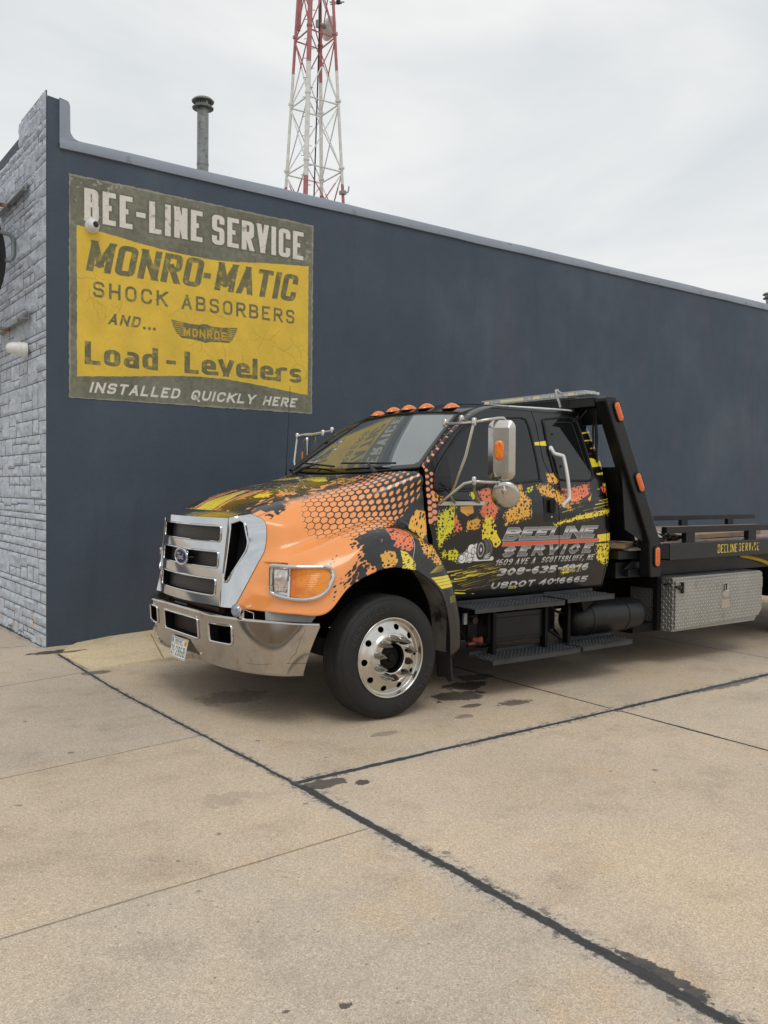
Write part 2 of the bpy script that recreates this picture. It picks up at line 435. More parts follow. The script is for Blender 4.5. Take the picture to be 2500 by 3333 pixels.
# ================================================================ ground
def concrete(name, tint, lines=(), patches=(), slabs=()):
    g = G(name)
    pos = g.co()
    big = g.noise(0.55, 5, 0.6); mid = g.noise(2.6, 6, 0.62); fine = g.noise(38, 5, 0.7)
    a = lin(tint)
    col = g.ramp(big, (0.28, tuple(v * 0.86 for v in a)), (0.5, a), (0.74, (a[0] * 1.12, a[1] * 1.08, a[2] * 0.98)))
    col = g.mix(g.step(0.48, 0.72, mid), col, g.mix(1.0, col, (0.84, 0.83, 0.83), 'MULTIPLY'))
    col = g.mix(g.math('MULTIPLY', g.step(0.56, 0.7, g.noise(1.1, 6, 0.65, stretch=(1, 1.8, 1))), 0.55), col, g.mix(1.0, col, (0.80, 0.78, 0.76), 'MULTIPLY'))
    # exposed aggregate
    vc = g.voro(190, 'Color'); sep = g.n('SeparateColor'); g.put(sep.inputs[0], vc)
    grain = g.ramp(sep.outputs[0], (0.0, 0.62), (0.35, 0.92), (0.75, 1.03), (1.0, 1.36))
    col = g.mix(0.75, col, grain, 'MULTIPLY')
    vc2 = g.voro(420, 'Color'); sep2 = g.n('SeparateColor'); g.put(sep2.inputs[0], vc2)
    col = g.mix(0.6, col, g.ramp(sep2.outputs[1], (0.0, 0.74), (0.5, 1.0), (1.0, 1.25)), 'MULTIPLY')
    col = g.mix(0.5, col, g.ramp(fine, (0.3, 0.8), (0.7, 1.16)), 'MULTIPLY')
    # gum spots and specks
    spot = g.math('MULTIPLY', g.step(0.055, 0.04, g.voro(2.3)), g.step(0.45, 0.5, g.noise(7, 3)))
    sp2 = g.math('MULTIPLY', g.step(0.16, 0.11, g.voro(9.0)), g.step(0.62, 0.66, g.noise(5.3, 3)))
    sp3 = g.math('MULTIPLY', g.step(0.22, 0.14, g.voro(34.0)), g.step(0.6, 0.66, g.noise(11, 3)))
    col = g.mix(g.math('MAXIMUM', g.math('MULTIPLY', spot, 0.55), g.math('MAXIMUM', g.math('MULTIPLY', sp2, 0.5), g.math('MULTIPLY', sp3, 0.6))), col, lin((62, 58, 56)))
    sp = g.n('SeparateXYZ'); g.put(sp.inputs[0], pos)
    X, Y = sp.outputs[0], sp.outputs[1]
    if slabs:
        for (ax, ay, bx, by, tn) in slabs:
            inx = g.math('MULTIPLY', g.math('GREATER_THAN', X, ax), g.math('LESS_THAN', X, bx)); iny = g.math('MULTIPLY', g.math('GREATER_THAN', Y, ay), g.math('LESS_THAN', Y, by))
            col = g.mix(g.math('MULTIPLY', inx, iny), col, g.mix(1.0, col, tn, 'MULTIPLY'))
    warm = g.math('MULTIPLY', g.step(.52, .70, g.noise(.9, 6, .68, stretch=(1.5, 1, 1))), .6)
    col = g.mix(warm, col, g.mix(1.0, col, (1.03, .93, .78), 'MULTIPLY'))
    grey = g.math('MULTIPLY', g.step(.55, .72, g.noise(1.6, 6, .7, stretch=(1, 1.4, 1.7))), .6)
    col = g.mix(grey, col, g.mix(1.0, col, (.84, .86, .90), 'MULTIPLY'))
    wob = g.math('SUBTRACT', g.noise(3.2, 4, 0.6), 0.5); rag = g.math('SUBTRACT', g.noise(22, 6, 0.75), 0.5)
    wid = g.math('SUBTRACT', g.noise(1.7, 3, .6), .5)
    h = None
    for (x0, y0, x1, y1, w, smear, dark) in lines:
        l = math.hypot(x1 - x0, y1 - y0); ux, uy = (x1 - x0) / l, (y1 - y0) / l
        dx = g.math('SUBTRACT', X, x0); dy = g.math('SUBTRACT', Y, y0)
        al = g.math('ADD', g.math('MULTIPLY', dx, ux), g.math('MULTIPLY', dy, uy))
        ac = g.math('ADD', g.math('MULTIPLY', dx, -uy), g.math('MULTIPLY', dy, ux))
        ac = g.math('ADD', ac, g.math('MULTIPLY', wob, 0.03 if smear else 0.012))
        d = g.math('ABSOLUTE', ac)
        rng = g.math('MULTIPLY', g.step(-0.01, 0.02, g.math('ADD', al, g.math('MULTIPLY', rag, .03))), g.step(l + 0.01, l - 0.02, al))
        dd = g.math('ADD', d, g.math('ADD', g.math('MULTIPLY', rag, w * 2.0), g.math('MULTIPLY', wid, w * 1.6)))
        core = g.math('MULTIPLY', g.step(w + 0.006, w - 0.004, dd), rng)
        if smear:
            # crumbled paler edge, then thin smeared tar, then the tar itself
            pale = g.math('MULTIPLY', g.math('MULTIPLY', g.step(w * 3.4, w * 1.4, dd), rng), 0.45)
            col = g.mix(pale, col, lin((178, 174, 166)))
            sm = g.math('MULTIPLY', g.math('MULTIPLY', g.step(w * 4.6, w * 1.2, d), g.step(0.50, 0.56, g.noise(18, 7, 0.8))), g.math('MULTIPLY', rng, 0.85))
            sm = g.math('MULTIPLY', sm, g.step(0.38, 0.47, g.noise(1.3, 3)))
            col = g.mix(sm, col, lin((78, 76, 76)))
        tar = g.ramp(g.noise(30, 5, 0.7), (0.3, tuple(v * .72 for v in lin(dark))), (0.72, tuple(v * 1.35 for v in lin(dark))))
        col = g.mix(core, col, tar)
        h = core if h is None else g.math('MAXIMUM', h, core)
    for (px, py, rx, ry, th, c, op) in patches:
        ex = g.math('DIVIDE', g.math('SUBTRACT', X, px), rx); ey = g.math('DIVIDE', g.math('SUBTRACT', Y, py), ry)
        q = g.math('SQRT', g.math('ADD', g.math('MULTIPLY', ex, ex), g.math('MULTIPLY', ey, ey)))
        q = g.math('ADD', q, g.math('MULTIPLY', g.math('SUBTRACT', g.noise(max(7, .8 / min(rx, ry)), 6, 0.7), 0.5), th * 1.6))
        col = g.mix(g.math('MULTIPLY', g.step(1.0, 0.86, q), op), col, lin(c))
    b = g.bump(g.math('ADD', g.math('MULTIPLY', g.voro(190), 0.5), fine), 0.35, 0.003)
    if h is not None: b = g.bump(g.math('MULTIPLY', h, -1.0), 0.5, 0.008, b)
    return g.set(Base_Color=col, Roughness=g.fmix(fine, 0.72, 0.95), Normal=b)

TAR = (60, 59, 60)
lines = [(0.01, -0.42, -0.045, -2.3, .012, True, TAR), (-0.045, -2.3, -0.005, -5.02, .012, True, TAR),
         (-0.0, -4.98, -0.07, -14, .025, True, TAR),
         (0.0, -5.02, 2.82, -4.945, .021, True, TAR), (2.78, -4.945, 14, -4.60, .024, True, TAR),
         (2.88, -1.5, 2.826, -4.90, .011, False, (66, 63, 60)), (2.826, -4.98, 2.74, -9.0, .012, False, (62, 60, 58)),
         (-6, -3.0, -0.04, -1.425, .006, False, (122, 108, 92)), (-6, -4.68, -0.02, -3.842, .005, False, (132, 117, 99)),
         (-6, -6.12, -0.03, -5.787, .0045, False, (140, 124, 104)), (-6, .55, -0.12, .18, .007, False, (100, 88, 76)),
         (0.02, -0.02, -0.05, 5.0, .03, True, TAR), (5.9, -1.2, 5.75, -4.7, .008, False, (90, 84, 78))]
patches = [(0.05, -0.32, .30, .10, 1.3, (48, 46, 45), .92), (0.04, -1.5, .14, .08, 1.2, (86, 84, 82), .8), (0.13, -5.12, .17, .07, 1.2, (58, 57, 57), .85),
           (2.10, -3.95, .26, .16, 1.5, (58, 52, 46), .85), (2.45, -3.7, .25, .14, 1.6, (58, 52, 46), .85), (2.0, -4.25, .10, .05, 1.0, (70, 64, 58), .8),
           (2.35, -4.35, .16, .07, 1.6, (66, 60, 54), .75), (1.75, -4.45, .09, .05, 1.2, (96, 88, 78), .6), (2.7, -3.5, .2, .12, 1.5, (60, 54, 48), .7),
           (0.62, -3.0, .3, .2, 1.6, (96, 88, 76), .45), (1.0, -4.5, .12, .05, 1.2, (110, 100, 88), .5), (0.32, -5.22, .055, .045, 1.3, (60, 57, 57), .9),
           (-.95, -6.95, .026, .018, 1.6, (66, 62, 62), .85), (-1.12, -6.87, .013, .010, 1.6, (72, 68, 66), .8), (-0.45, -5.02, .16, .09, 2.2, (150, 136, 118), .4), (0.03, -7.42, .045, .20, 1.6, (62, 61, 62), .9), (4.3, -4.93, .5, .06, 1.6, (84, 82, 82), .7)]
M_conc = concrete('concrete', (203, 186, 165), lines, patches, [(-9, -3.9, 0, 9, (.90, .915, .94)), (-9, -5.84, 0, -3.9, (1.0, .985, .95)), (-9, -30, 0, -5.84, (.955, .965, .985)), (0, -4.97, 2.85, 9, (.965, .955, .93)), (2.85, -4.9, 40, 9, (.93, .93, .93)), (0, -30, 2.8, -4.97, (1.02, 1.005, .985))])
b = MB(); n = 24
xs = [-300, -60, -20, -8, -4, 0, 4, 8, 16, 40, 300]
A = np.array([[(x, y, 0.0) for y in xs] for x in xs])
b.grid(A, flip=True)
kind(b.build('ground', M_conc, smooth=0))

# little wedge of concrete that climbs to the wall
def apron_z(x):
    return float(np.interp(x, [0, .15, .36, .65, 1.15, 3, 30], [.006, .008, .02, .052, .08, .085, .085]))
b = MB(); xs = [0.02, .1, .2, .36, .5, .65, .9, 1.15, 2, 3, 6, 10, 20, 30]
rows = []
for t in np.linspace(0, 1, 9):
    row = []
    for x in xs:
        y1 = np.interp(x, [0.02, .05, 30], [-1.35, -1.365, -1.33])
        y0 = -0.47 + 0.47 * min(1, max(0, (x - .02) / .28)) + 0.06 * min(1, max(0, (x - .1) / .3))
        y0 = min(y0, 0.03)
        z0 = apron_z(x); z1 = np.interp(x, [0, .6, 1.2, 30], [.006, .03, .045, .05])
        row.append((x, y0 + (y1 - y0) * t, z0 + (z1 - z0) * t))
    rows.append(row)
rows.append([(x, y - 0.012, -0.02) for x, y, z in rows[-1]])
b.grid(np.array(rows))
M_apron = concrete('apron_concrete', (216, 198, 166), [(1.05, -.2, .72, -1.36, .004, False, (120, 100, 78))], [(0.12, -.42, .16, .05, 1.2, (60, 58, 56), .8)])
kind(b.build('path', M_apron, smooth=0))
M_road = mat('asphalt', (66, 66, 68), .85, var=.2, scale=2, bump=.3, bscale=120)
b = MB(); b.grid(np.array([[(x, y, 0.004) for y in (-300, -30, 0, 30, 300)] for x in (-17, -7.2)]), flip=True)
kind(b.build('road', M_road, smooth=0))

# ================================================================ building
g = G('dark_stucco')
pos = g.co()
base = g.ramp(g.noise(0.55, 6, 0.62, stretch=(1, 1, .8)), (0.3, lin((59, 71, 85))), (0.5, lin((66, 78, 92))), (0.7, lin((80, 91, 103))))
base = g.mix(g.math('MULTIPLY', g.step(.52, .68, g.noise(1.3, 5, .6, stretch=(1, 1, .35))), .45), base, lin((80, 78, 92)))
base = g.mix(g.math('MULTIPLY', g.step(.5, .75, g.noise(2.1, 6, .65, stretch=(1.6, 1, .22))), .45), base, lin((56, 65, 76)))
base = g.mix(g.math('MULTIPLY', g.step(.73, .76, g.noise(17, 5, .7)), g.step(.6, .7, g.noise(1.7, 3))), base, lin((150, 150, 146)))
base = g.mix(.8, base, g.ramp(g.noise(48, 6, .72), (.3, .86), (.7, 1.13)), 'MULTIPLY')
bn = g.bump(g.noise(75, 5, .65), .7, .008); bn = g.bump(g.noise(3, 4, .55), .35, .03, bn)
M_wall = g.set(Base_Color=base, Roughness=g.fmix(g.noise(4, 3), .62, .8), Normal=bn)
M_cap = mat('cap_paint', (146, 155, 168), .75, var=.07, scale=3, bump=.4, bscale=45, dirt=((112, 120, 132), .56, .74, 6))
M_roof = mat('roof_felt', (90, 88, 86), .95, var=.2)
bld = thing('building', 'long dark slate stucco building with pale stone front and light grey parapet', 'building', (0, 0, 0))
b = MB()
# side wall as a fine sheet with a thickness behind it
n = 120
def walltop(x):
    return 5.553 - 0.1 * x if x <= .152 else 5.06
Xs = [0.035, .06, .1, .15, .152] + list(np.linspace(.3, 30, n))
A = np.array([[(x, 0.0, z * (walltop(x) + .06) - .06) for z in np.linspace(0, 1, 40)] for x in Xs])
b.grid(A, flip=True)
b.box((0.035, .003, -.06), (.15, .30, 5.535)); b.box((.15, .003, -.06), (30, .30, 5.04))
b.box((0.035, .30, -.06), (.3, 12, 5.40)); b.box((29.7, .3, -.06), (30, 12, 5.0)); b.box((.3, 11.7, -.06), (29.7, 12, 5.0))
b.build('wall', M_wall, bld, smooth=0)
b = MB(); b.box((.3, .3, 4.72), (29.7, 11.7, 4.76)); b.build('roof', M_roof, bld, smooth=0)
# parapet cap: an L of pale plaster, slightly wavy
b = MB(); rng = random.Random(4)
P = []
xs = [.15] + list(np.arange(.4, 30, .45))
top = [(x, 5.166 + rng.uniform(-.006, .006)) for x in xs]
low = [(x, 5.052 + rng.uniform(-.004, .004)) for x in xs]
def capsheet(prof, y0, y1):
    pass
n = len(xs)
A = np.array([[(x, -.022, zl), (x, -.026, zl + .02), (x, -.026, zt - .02), (x, -.015, zt), (x, .32, zt + .004), (x, .32, zl)] for (x, zt), (_, zl) in zip(top, low)])
b.grid(A, flip=True)
A0 = np.array([[(x, -.022, 5.052), (x, -.0, 5.052), (x, .3, 5.052)] for x in xs]); b.grid(A0)
b.prism([(.150, 5.10), (.262, 5.10), (.262, 5.17), (.256, 5.22), (.252, 5.49), (.240, 5.525), (.215, 5.537), (.150, 5.548)], -.025, .31)
b.prism([(.255, 5.15), (.34, 5.155), (.29, 5.175), (.262, 5.215), (.25, 5.25)], -.024, .30)
b.build('parapet_cap', M_cap, bld, smooth=50)
# stone facade: split-faced ashlar
g = G('painted_stone')
sc_ = g.ramp(g.noise(7, 6, .65), (.25, lin((188, 199, 215))), (.5, lin((217, 226, 238))), (.75, lin((233, 239, 246))))
sc_ = g.mix(g.math('MULTIPLY', g.step(.52, .66, g.noise(42, 6, .7)), .4), sc_, lin((150, 158, 170)))
zz = g.n('SeparateXYZ'); g.put(zz.inputs[0], g.co())
chip = g.math('MULTIPLY', g.step(.59, .61, g.noise(9, 3, .5)), g.step(.42, .25, zz.outputs[2]))
sc_ = g.mix(chip, sc_, lin((222, 200, 172)))
bn = g.bump(g.noise(24, 6, .7, dist=1.2), 1.0, .032); bn = g.bump(g.noise(120, 4, .6), .5, .004, bn)
M_stone = g.set(Base_Color=sc_, Roughness=.82, Normal=bn)
b = MB(); rng = random.Random(11)
def stone(y0, y1, z0, z1):
    gx = .009; gz = .0045
    ny = max(4, int((y1 - y0) / .028)); nz_ = max(4, int((z1 - z0) / .024))
    dep = rng.uniform(.004, .012); sd_ = rng.uniform(0, 99); tl = rng.uniform(-.006, .006); tv = rng.uniform(-.018, .018)
    ys = np.linspace(y0 + gx, y1 - gx, ny + 1); zs = np.linspace(z0 + gz, z1 - gz, nz_ + 1)
    YY, ZZ = np.meshgrid(ys, zs, indexing='ij')
    e = np.minimum(np.minimum(YY - ys[0], ys[-1] - YY), np.minimum(ZZ - zs[0], zs[-1] - ZZ))
    nn = fbm(YY + sd_, ZZ + sd_ * .7, 13, 3, 5) - .5
    ridge = np.abs(vnoise(YY + sd_, ZZ, 7, 2) - .5) * 2
    xd = dep * np.clip(e / .016, 0, 1) ** .6 + (nn * .044 + (.5 - ridge) * .022) * np.clip(e / .02, 0, 1) + tl * (YY - YY.mean()) / (y1 - y0) + tv * (ZZ - ZZ.mean()) / (z1 - z0)
    xd = np.where(e <= 1e-6, .0004, np.maximum(xd, .001))
    b.grid(np.stack([.02 - xd, YY, ZZ], -1), flip=True)
z = -.03
while z < 5.6:
    hgt = rng.choice([.07, .09, .12, .15, .19, .24, .27]); hgt = min(hgt, 5.62 - z)
    if hgt < .05: break
    y = -.012
    while y < 8.5:
        w = rng.uniform(.17, .5)
        if hgt > .14 and rng.random() < .62:
            c = z + hgt * rng.choice([.38, .5, .6]); k = y + w * rng.uniform(.35, .65)
            q = rng.random()
            stone(y, y + w, z, c) if q < .6 else (stone(y, k, z, c), stone(k, y + w, z, c))
            stone(y, y + w, c, z + hgt) if q > .3 else (stone(y, k, c, z + hgt), stone(k, y + w, c, z + hgt))
        else:
            stone(y, y + w, z, z + hgt)
        y += w
        if z + hgt > 5.47 and y > .75: break
    z += hgt
sf = b.build('stone_facade', M_stone, bld, smooth=40)
b = MB(); b.box((.0205, .002, -.05), (.034, 8.6, 5.44)); b.box((.0205, .002, 5.4405), (.034, .95, 5.60)); b.build('mortar_bed', mat('joint_shade_mortar', (88, 95, 106), .9, var=.15), sf, smooth=0)  # dark mortar tone stands in for the shade inside the joints

# ================================================================ painted wall sign
cv = Cv(.248, 2.545, 3.155, 4.82, 420, (122, 122, 104))
X, Y = cv.X, cv.Y
nz_ = fbm(X, Y, 3, 5, 1); fz = fbm(X, Y, 28, 4, 2)
gy = np.array((118, 118, 101)) * (0.86 + .3 * nz_[..., None]) + (fz[..., None] - .5) * 34
cv.px = np.clip(gy / 255., 0, 1)
paint = fbm(X, Y, 55, 3, 9); paint2 = fbm(X, Y, 6, 4, 12)
YT = [(.325, 4.318), (.714, 4.272), (1.1, 4.228), (1.487, 4.204), (1.978, 4.206), (2.498, 4.264), (3.092, 4.32)]
YB = [(3.092, 2.770), (2.65, 2.815), (2.243, 2.856), (1.90, 2.874), (1.5, 2.868), (1.027, 2.827), (.331, 2.770)]
def smooth_line(P, n=8):
    return [tuple(p) for p in cr([list(q) for q in P], n, 0)]
def cr(P, n, axis=0):
    P = np.moveaxis(np.asarray(P, float), axis, 0)
    m = len(P); Q = np.concatenate([[2 * P[0] - P[1]], P, [2 * P[-1] - P[-2]]]); o = []
    for i in range(m - 1):
        p0, p1, p2, p3 = Q[i:i + 4]
        for k in range(n):
            t = k / n
            o.append(.5 * ((2 * p1) + (-p0 + p2) * t + (2 * p0 - 5 * p1 + 4 * p2 - p3) * t * t + (-p0 + 3 * p1 - 3 * p2 + p3) * t ** 3))
    o.append(P[-1])
    return np.moveaxis(np.array(o), 0, axis)
wp = ((fz - .5) * .012, (fbm(X, Y, 20, 3, 7) - .5) * .012)
yel = cv.poly(smooth_line(YT) + smooth_line(YB), wp)
ycol = np.array((228, 192, 70)) * (0.95 + .10 * paint2[..., None]) + (paint[..., None] - .5) * 10
cv.put(yel, np.clip(ycol, 0, 255))
white = np.array((228, 223, 212)) * (.93 + .1 * paint[..., None])
letters = text(cv, 'BEE-LINE', .402, 4.372, .338, .066, L=1.31, gap=.040, r=.34, seg=5, hk=1.25)
letters = np.maximum(letters, text(cv, 'SERVICE', 1.826, 4.378, .332, .062, L=1.192, gap=.036, r=.36, seg=5, hk=1.25))
letters = np.maximum(letters, text(cv, 'INSTALLED', .452, 2.613, .112, .024, L=.985, gap=.028, slant=.3, r=.5, seg=5))
letters = np.maximum(letters, text(cv, 'QUICKLY', 1.572, 2.611, .112, .024, L=.79, gap=.028, slant=.3, r=.5, seg=5))
letters = np.maximum(letters, text(cv, 'HERE', 2.478, 2.609, .110, .024, L=.445, gap=.028, slant=.3, r=.5, seg=5))
halo = text(cv, 'BEE-LINE', .402, 4.372, .338, .066, L=1.31, gap=.040, r=.34, seg=5, grow=.02, hk=1.25)
halo = np.maximum(halo, text(cv, 'SERVICE', 1.826, 4.378, .332, .062, L=1.192, gap=.036, r=.36, seg=5, grow=.02, hk=1.25))
cv.put(halo * .45, (92, 92, 80))
worn = sstep(.62, .70, fbm(X, Y, 16, 5, 21)) * sstep(.50, .62, fbm(X, Y, 2.2, 3, 23))
cv.put(letters * (1 - .4 * worn), np.clip(white, 0, 255))
dk = text(cv, 'MONRO', .418, 3.866, .322, .072, L=1.265, gap=.036, hk=1.3, slant=.2, r=.34, seg=5)
dk = np.maximum(dk, text(cv, '-', 1.712, 3.93, .16, .062, L=.085, slant=.2))
dk = np.maximum(dk, text(cv, 'MATIC', 1.855, 3.868, .322, .072, L=1.045, gap=.034, hk=1.3, slant=.2, r=.34, seg=5))
dk = np.maximum(dk, text(cv, 'SHOCK', .492, 3.605, .162, .026, L=.81, gap=.05, r=.55, seg=6))
dk = np.maximum(dk, text(cv, 'ABSORBERS', 1.470, 3.604, .162, .026, L=1.43, gap=.048, r=.5, seg=6))
dk = np.maximum(dk, text(cv, 'AND', .650, 3.34, .115, .023, L=.335, gap=.03, slant=.28, r=.5, seg=5))
for xx in (1.045, 1.10, 1.155): dk = np.maximum(dk, cv.seg((xx, 3.345), (xx, 3.3451), .034))
dk = np.maximum(dk, text(cv, 'Load', .408, 2.903, .238, .064, L=.79, gap=.036, r=.5, seg=5, hk=1.55))
dk = np.maximum(dk, text(cv, '-', 1.292, 2.925, .16, .042, L=.11))
dk = np.maximum(dk, text(cv, 'Levelers', 1.504, 2.903, .238, .064, L=1.5, gap=.036, r=.5, seg=5, hk=1.55))
# winged emblem
emb = cv.poly([(1.348, 3.474), (1.44, 3.462), (1.56, 3.452), (1.68, 3.452), (1.72, 3.466), (1.77, 3.468), (1.82, 3.452), (1.95, 3.452), (2.06, 3.462), (2.148, 3.470), (2.13, 3.41), (2.09, 3.33), (2.05, 3.288), (1.9, 3.284), (1.80, 3.272), (1.748, 3.258), (1.70, 3.272), (1.58, 3.284), (1.47, 3.286), (1.41, 3.33), (1.37, 3.40)])
for k in range(7):
    zz_ = 3.452 - k * .022
    emb = emb * (1 - cv.seg((1.33, zz_), (1.47 + .012 * k, zz_ - .006), .007)) * (1 - cv.seg((2.17, zz_), (2.03 - .010 * k, zz_ - .006), .007))
dk = np.maximum(dk, emb)
dwear = sstep(.56, .70, fbm(X, Y, 22, 5, 31)) * .38 + sstep(.6, .66, fbm(X, Y, 60, 3, 33)) * .12
dcol = np.array((112, 110, 80)) * (.85 + .32 * fbm(X, Y, 12, 4, 35)[..., None])
cv.put(dk * (1 - dwear), np.clip(dcol, 0, 255))
edge = dk * (1 - dk) * 4
cv.put(np.clip(edge, 0, 1) * .35, (78, 78, 60))
cv.put(text(cv, 'MONROE', 1.492, 3.312, .092, .018, L=.515, gap=.022, r=.35, seg=3), (206, 168, 50))
# hairline cracks
rng = random.Random(5); ck = np.zeros(X.shape)
def crack(x, y, ang, n, w):
    global ck
    for i in range(n):
        ang += rng.uniform(-.7, .7); l = rng.uniform(.02, .06)
        x2, y2 = x + math.cos(ang) * l, y + math.sin(ang) * l
        ck = np.maximum(ck, cv.seg((x, y), (x2, y2), w)); x, y = x2, y2
        if n > 4 and rng.random() < .22: crack(x, y, ang + rng.choice([-1.2, 1.2]), n // 2, w * .8)
for q in [(.33, 3.78, -.3, 12), (.45, 3.70, -1.4, 9), (.8, 3.60, -1.3, 6), (1.32, 3.5, .7, 8), (1.5, 3.42, -1.2, 9), (1.9, 3.34, -.4, 9), (2.35, 3.45, -1.0, 9), (2.6, 3.3, .4, 9), (2.9, 3.2, -1.2, 8), (2.2, 3.2, -.9, 8), (2.55, 4.5, -2.0, 6), (1.75, 3.62, -.2, 8), (2.85, 3.42, -.9, 7)]:
    crack(*q, .0042)
cv.put(ck * .42, (110, 92, 40))
pe = sstep(.66, .70, fbm(X, Y, 19, 5, 41)) * sstep(.52, .6, fbm(X, Y, 1.6, 3, 43)) * sstep(4.2, 4.5, Y)
cv.put(pe * .5, (200, 196, 186))
ed = np.minimum(np.minimum(X - cv.x0, cv.x1 - X), np.minimum(Y - cv.y0, cv.y1 - Y))
cv.put((ed < .03 * fbm(X, Y, 6, 4, 51)) * .5, (172, 170, 160))
M_sign = imgmat('sign_paint', cv.image('sign_art'), .72, bump=.5, bscale=75)
b = MB()
def sheet(b, x0, z0, x1, z1, y, nx=40, nz=30, jag=0.0):
    r_ = random.Random(2)
    A = np.array([[(x0 + (x1 - x0) * i / nx, y, z0 + (z1 - z0) * k / nz) for k in range(nz + 1)] for i in range(nx + 1)])
    if jag:
        for i in range(nx + 1): A[i, 0, 2] += r_.uniform(-jag, jag); A[i, -1, 2] += r_.uniform(-jag, jag)
        for k in range(nz + 1): A[0, k, 0] += r_.uniform(-jag, jag); A[-1, k, 0] += r_.uniform(-jag, jag)
    U = np.stack([(A[..., 0] - x0) / (x1 - x0), (A[..., 2] - z0) / (z1 - z0)], -1)
    b.grid(A, flip=True, uv=U)
sheet(b, .248, 2.545, 3.155, 4.82, -.004, 90, 70, .005)
tag(b.build('painted_sign', M_sign, smooth=0), 'faded painted wall advertisement in yellow and olive grey on the dark wall', 'sign')

# ================================================================ security cameras
M_white = mat('white_plastic', (228, 228, 224), .35, var=.03)
M_blackgl = mat('black_lens', (10, 10, 12), .08, var=0, rvar=.02)
t = thing('security_camera', 'round white dome camera fixed to the yellow painted sign', 'camera', (.479, -.004, 4.325), 'security cameras')
c = (.479, -.004, 4.325)
b = MB(); b.lathe([(.0, 0), (.074, 0), (.074, -.012), (.070, -.03), (.066, -.045), (.060, -.047)], c, (0, 1, 0), 40); b.build('base', M_white, t)
dd_ = Vector((.25, -1, .05)).normalized(); cc = Vector(c) + Vector((0, -.045, 0))
b = MB(); b.lathe([(.056, -.03), (.060, 0)] + [(.060 * math.cos(a), .060 * math.sin(a)) for a in np.linspace(.1, 1.05, 8)], cc, dd_, 36); b.build('housing', M_white, t)
b = MB(); b.lathe([(.033, .048), (.031, .056), (.02, .060), (.0, .062)], cc, dd_, 28); b.build('lens', M_blackgl, t)
t = thing('security_camera', 'white bullet shaped camera mounted on the pale stone facade', 'camera', (0, .62, 3.08), 'security cameras')
b = MB(); b.lathe([(0, 0), (.075, 0), (.075, .05), (.07, .058), (.0, .058)], (-.012, .62, 3.08), (-1, 0, 0), 36); b.build('base', M_white, t)
b = MB(); b.lathe([(.066, .05), (.072, .056), (.072, .075), (.066, .082), (.063, .13), (.05, .175), (.025, .20), (0, .205)], (-.012, .62, 3.085), (-1, .1, .03), 36); b.build('housing', M_white, t)

# ================================================================ projecting round sign at the left edge
M_galv = mat('grey_steel', (142, 146, 146), .5, .6, dirt=((120, 82, 56), .62, .7, 12))
M_rust = mat('rusty_steel', (150, 140, 126), .6, .4, dirt=((122, 70, 38), .42, .58, 9), scale=9)
M_blackp = mat('black_paint', (20, 20, 21), .45, var=.25)
t = thing('hanging_sign', 'round black double faced sign held off the stone facade by steel arms', 'sign', (-.02, 1.22, 4.1))
for zc, y0, y1 in ((4.79, .58, 1.84), (3.43, .50, 1.84)):
    b = MB(); b.box((-.022, y0, zc - .045), (-.012, y1, zc + .045)); b.box((-.07, y0, zc - .045), (-.022, y1, zc - .037))
    for yy in (y0 + .1, y0 + .4, y1 - .2): b.lathe([(.016, 0), (.016, .014), (0, .014)], (-.022, yy, zc + .012), (-1, 0, 0), 6)
    b.build('mounting_rail', M_galv, t, bevel=.002)
    b = MB(); b.box((-1.5, 1.20, zc - .072), (-.03, 1.235, zc - .035)); b.build('arm', M_rust, t, bevel=.003)
DC = (-1.125, 1.22, 4.14)
cv = Cv(-1, -1, 1, 1, 240, (14, 14, 15))
for k in range(26):
    a = random.uniform(-.7, .7); r_ = random.uniform(.1, .7)
    cv.put(cv.seg((r_, r_ * .4 - .4), (r_ + .3, r_ * .55 - .42), .012, .002) * .8, random.choice([(226, 196, 60), (222, 120, 60), (210, 205, 190)]))
for k, ch in enumerate('ROLLO'):
    a = R(40 - k * 17)
    m = text(cv, ch, .80 * math.cos(a), .80 * math.sin(a), .12, .036, w=.09, r=.4, seg=4)
    cv.put(m, (232, 120, 62))
M_disc = imgmat('round_sign_art', cv.image('round_art'), .4)
b = MB()
th_ = np.linspace(0, 2 * math.pi, 73); rr_ = np.linspace(0.001, 1, 8)
for ys_, fl in ((-.04, False), (.04, True)):
    A = np.array([[(DC[0] + .99 * q * math.cos(a), DC[1] + ys_, DC[2] + .99 * q * math.sin(a)) for q in rr_] for a in th_])
    U = np.array([[(.5 + .5 * q * math.cos(a), .5 + .5 * q * math.sin(a)) for q in rr_] for a in th_])
    b.grid(A, uv=U, flip=not fl)
b.build('disc', M_disc, t, smooth=0)
b = MB(); b.lathe([(.985, -.05), (1.04, -.05), (1.04, .05), (.985, .05)], DC, (0, 1, 0), 72, closed=True); b.build('rim', M_blackp, t)
b = MB(); b.tube([(-.16, 1.16, 4.42), (-.05, 1.16, 4.41), (-.012, 1.16, 4.36), (-.012, 1.16, 4.18), (-.05, 1.16, 4.12), (-.10, 1.16, 4.12)], .024); b.build('hanger_loop', M_galv, t)

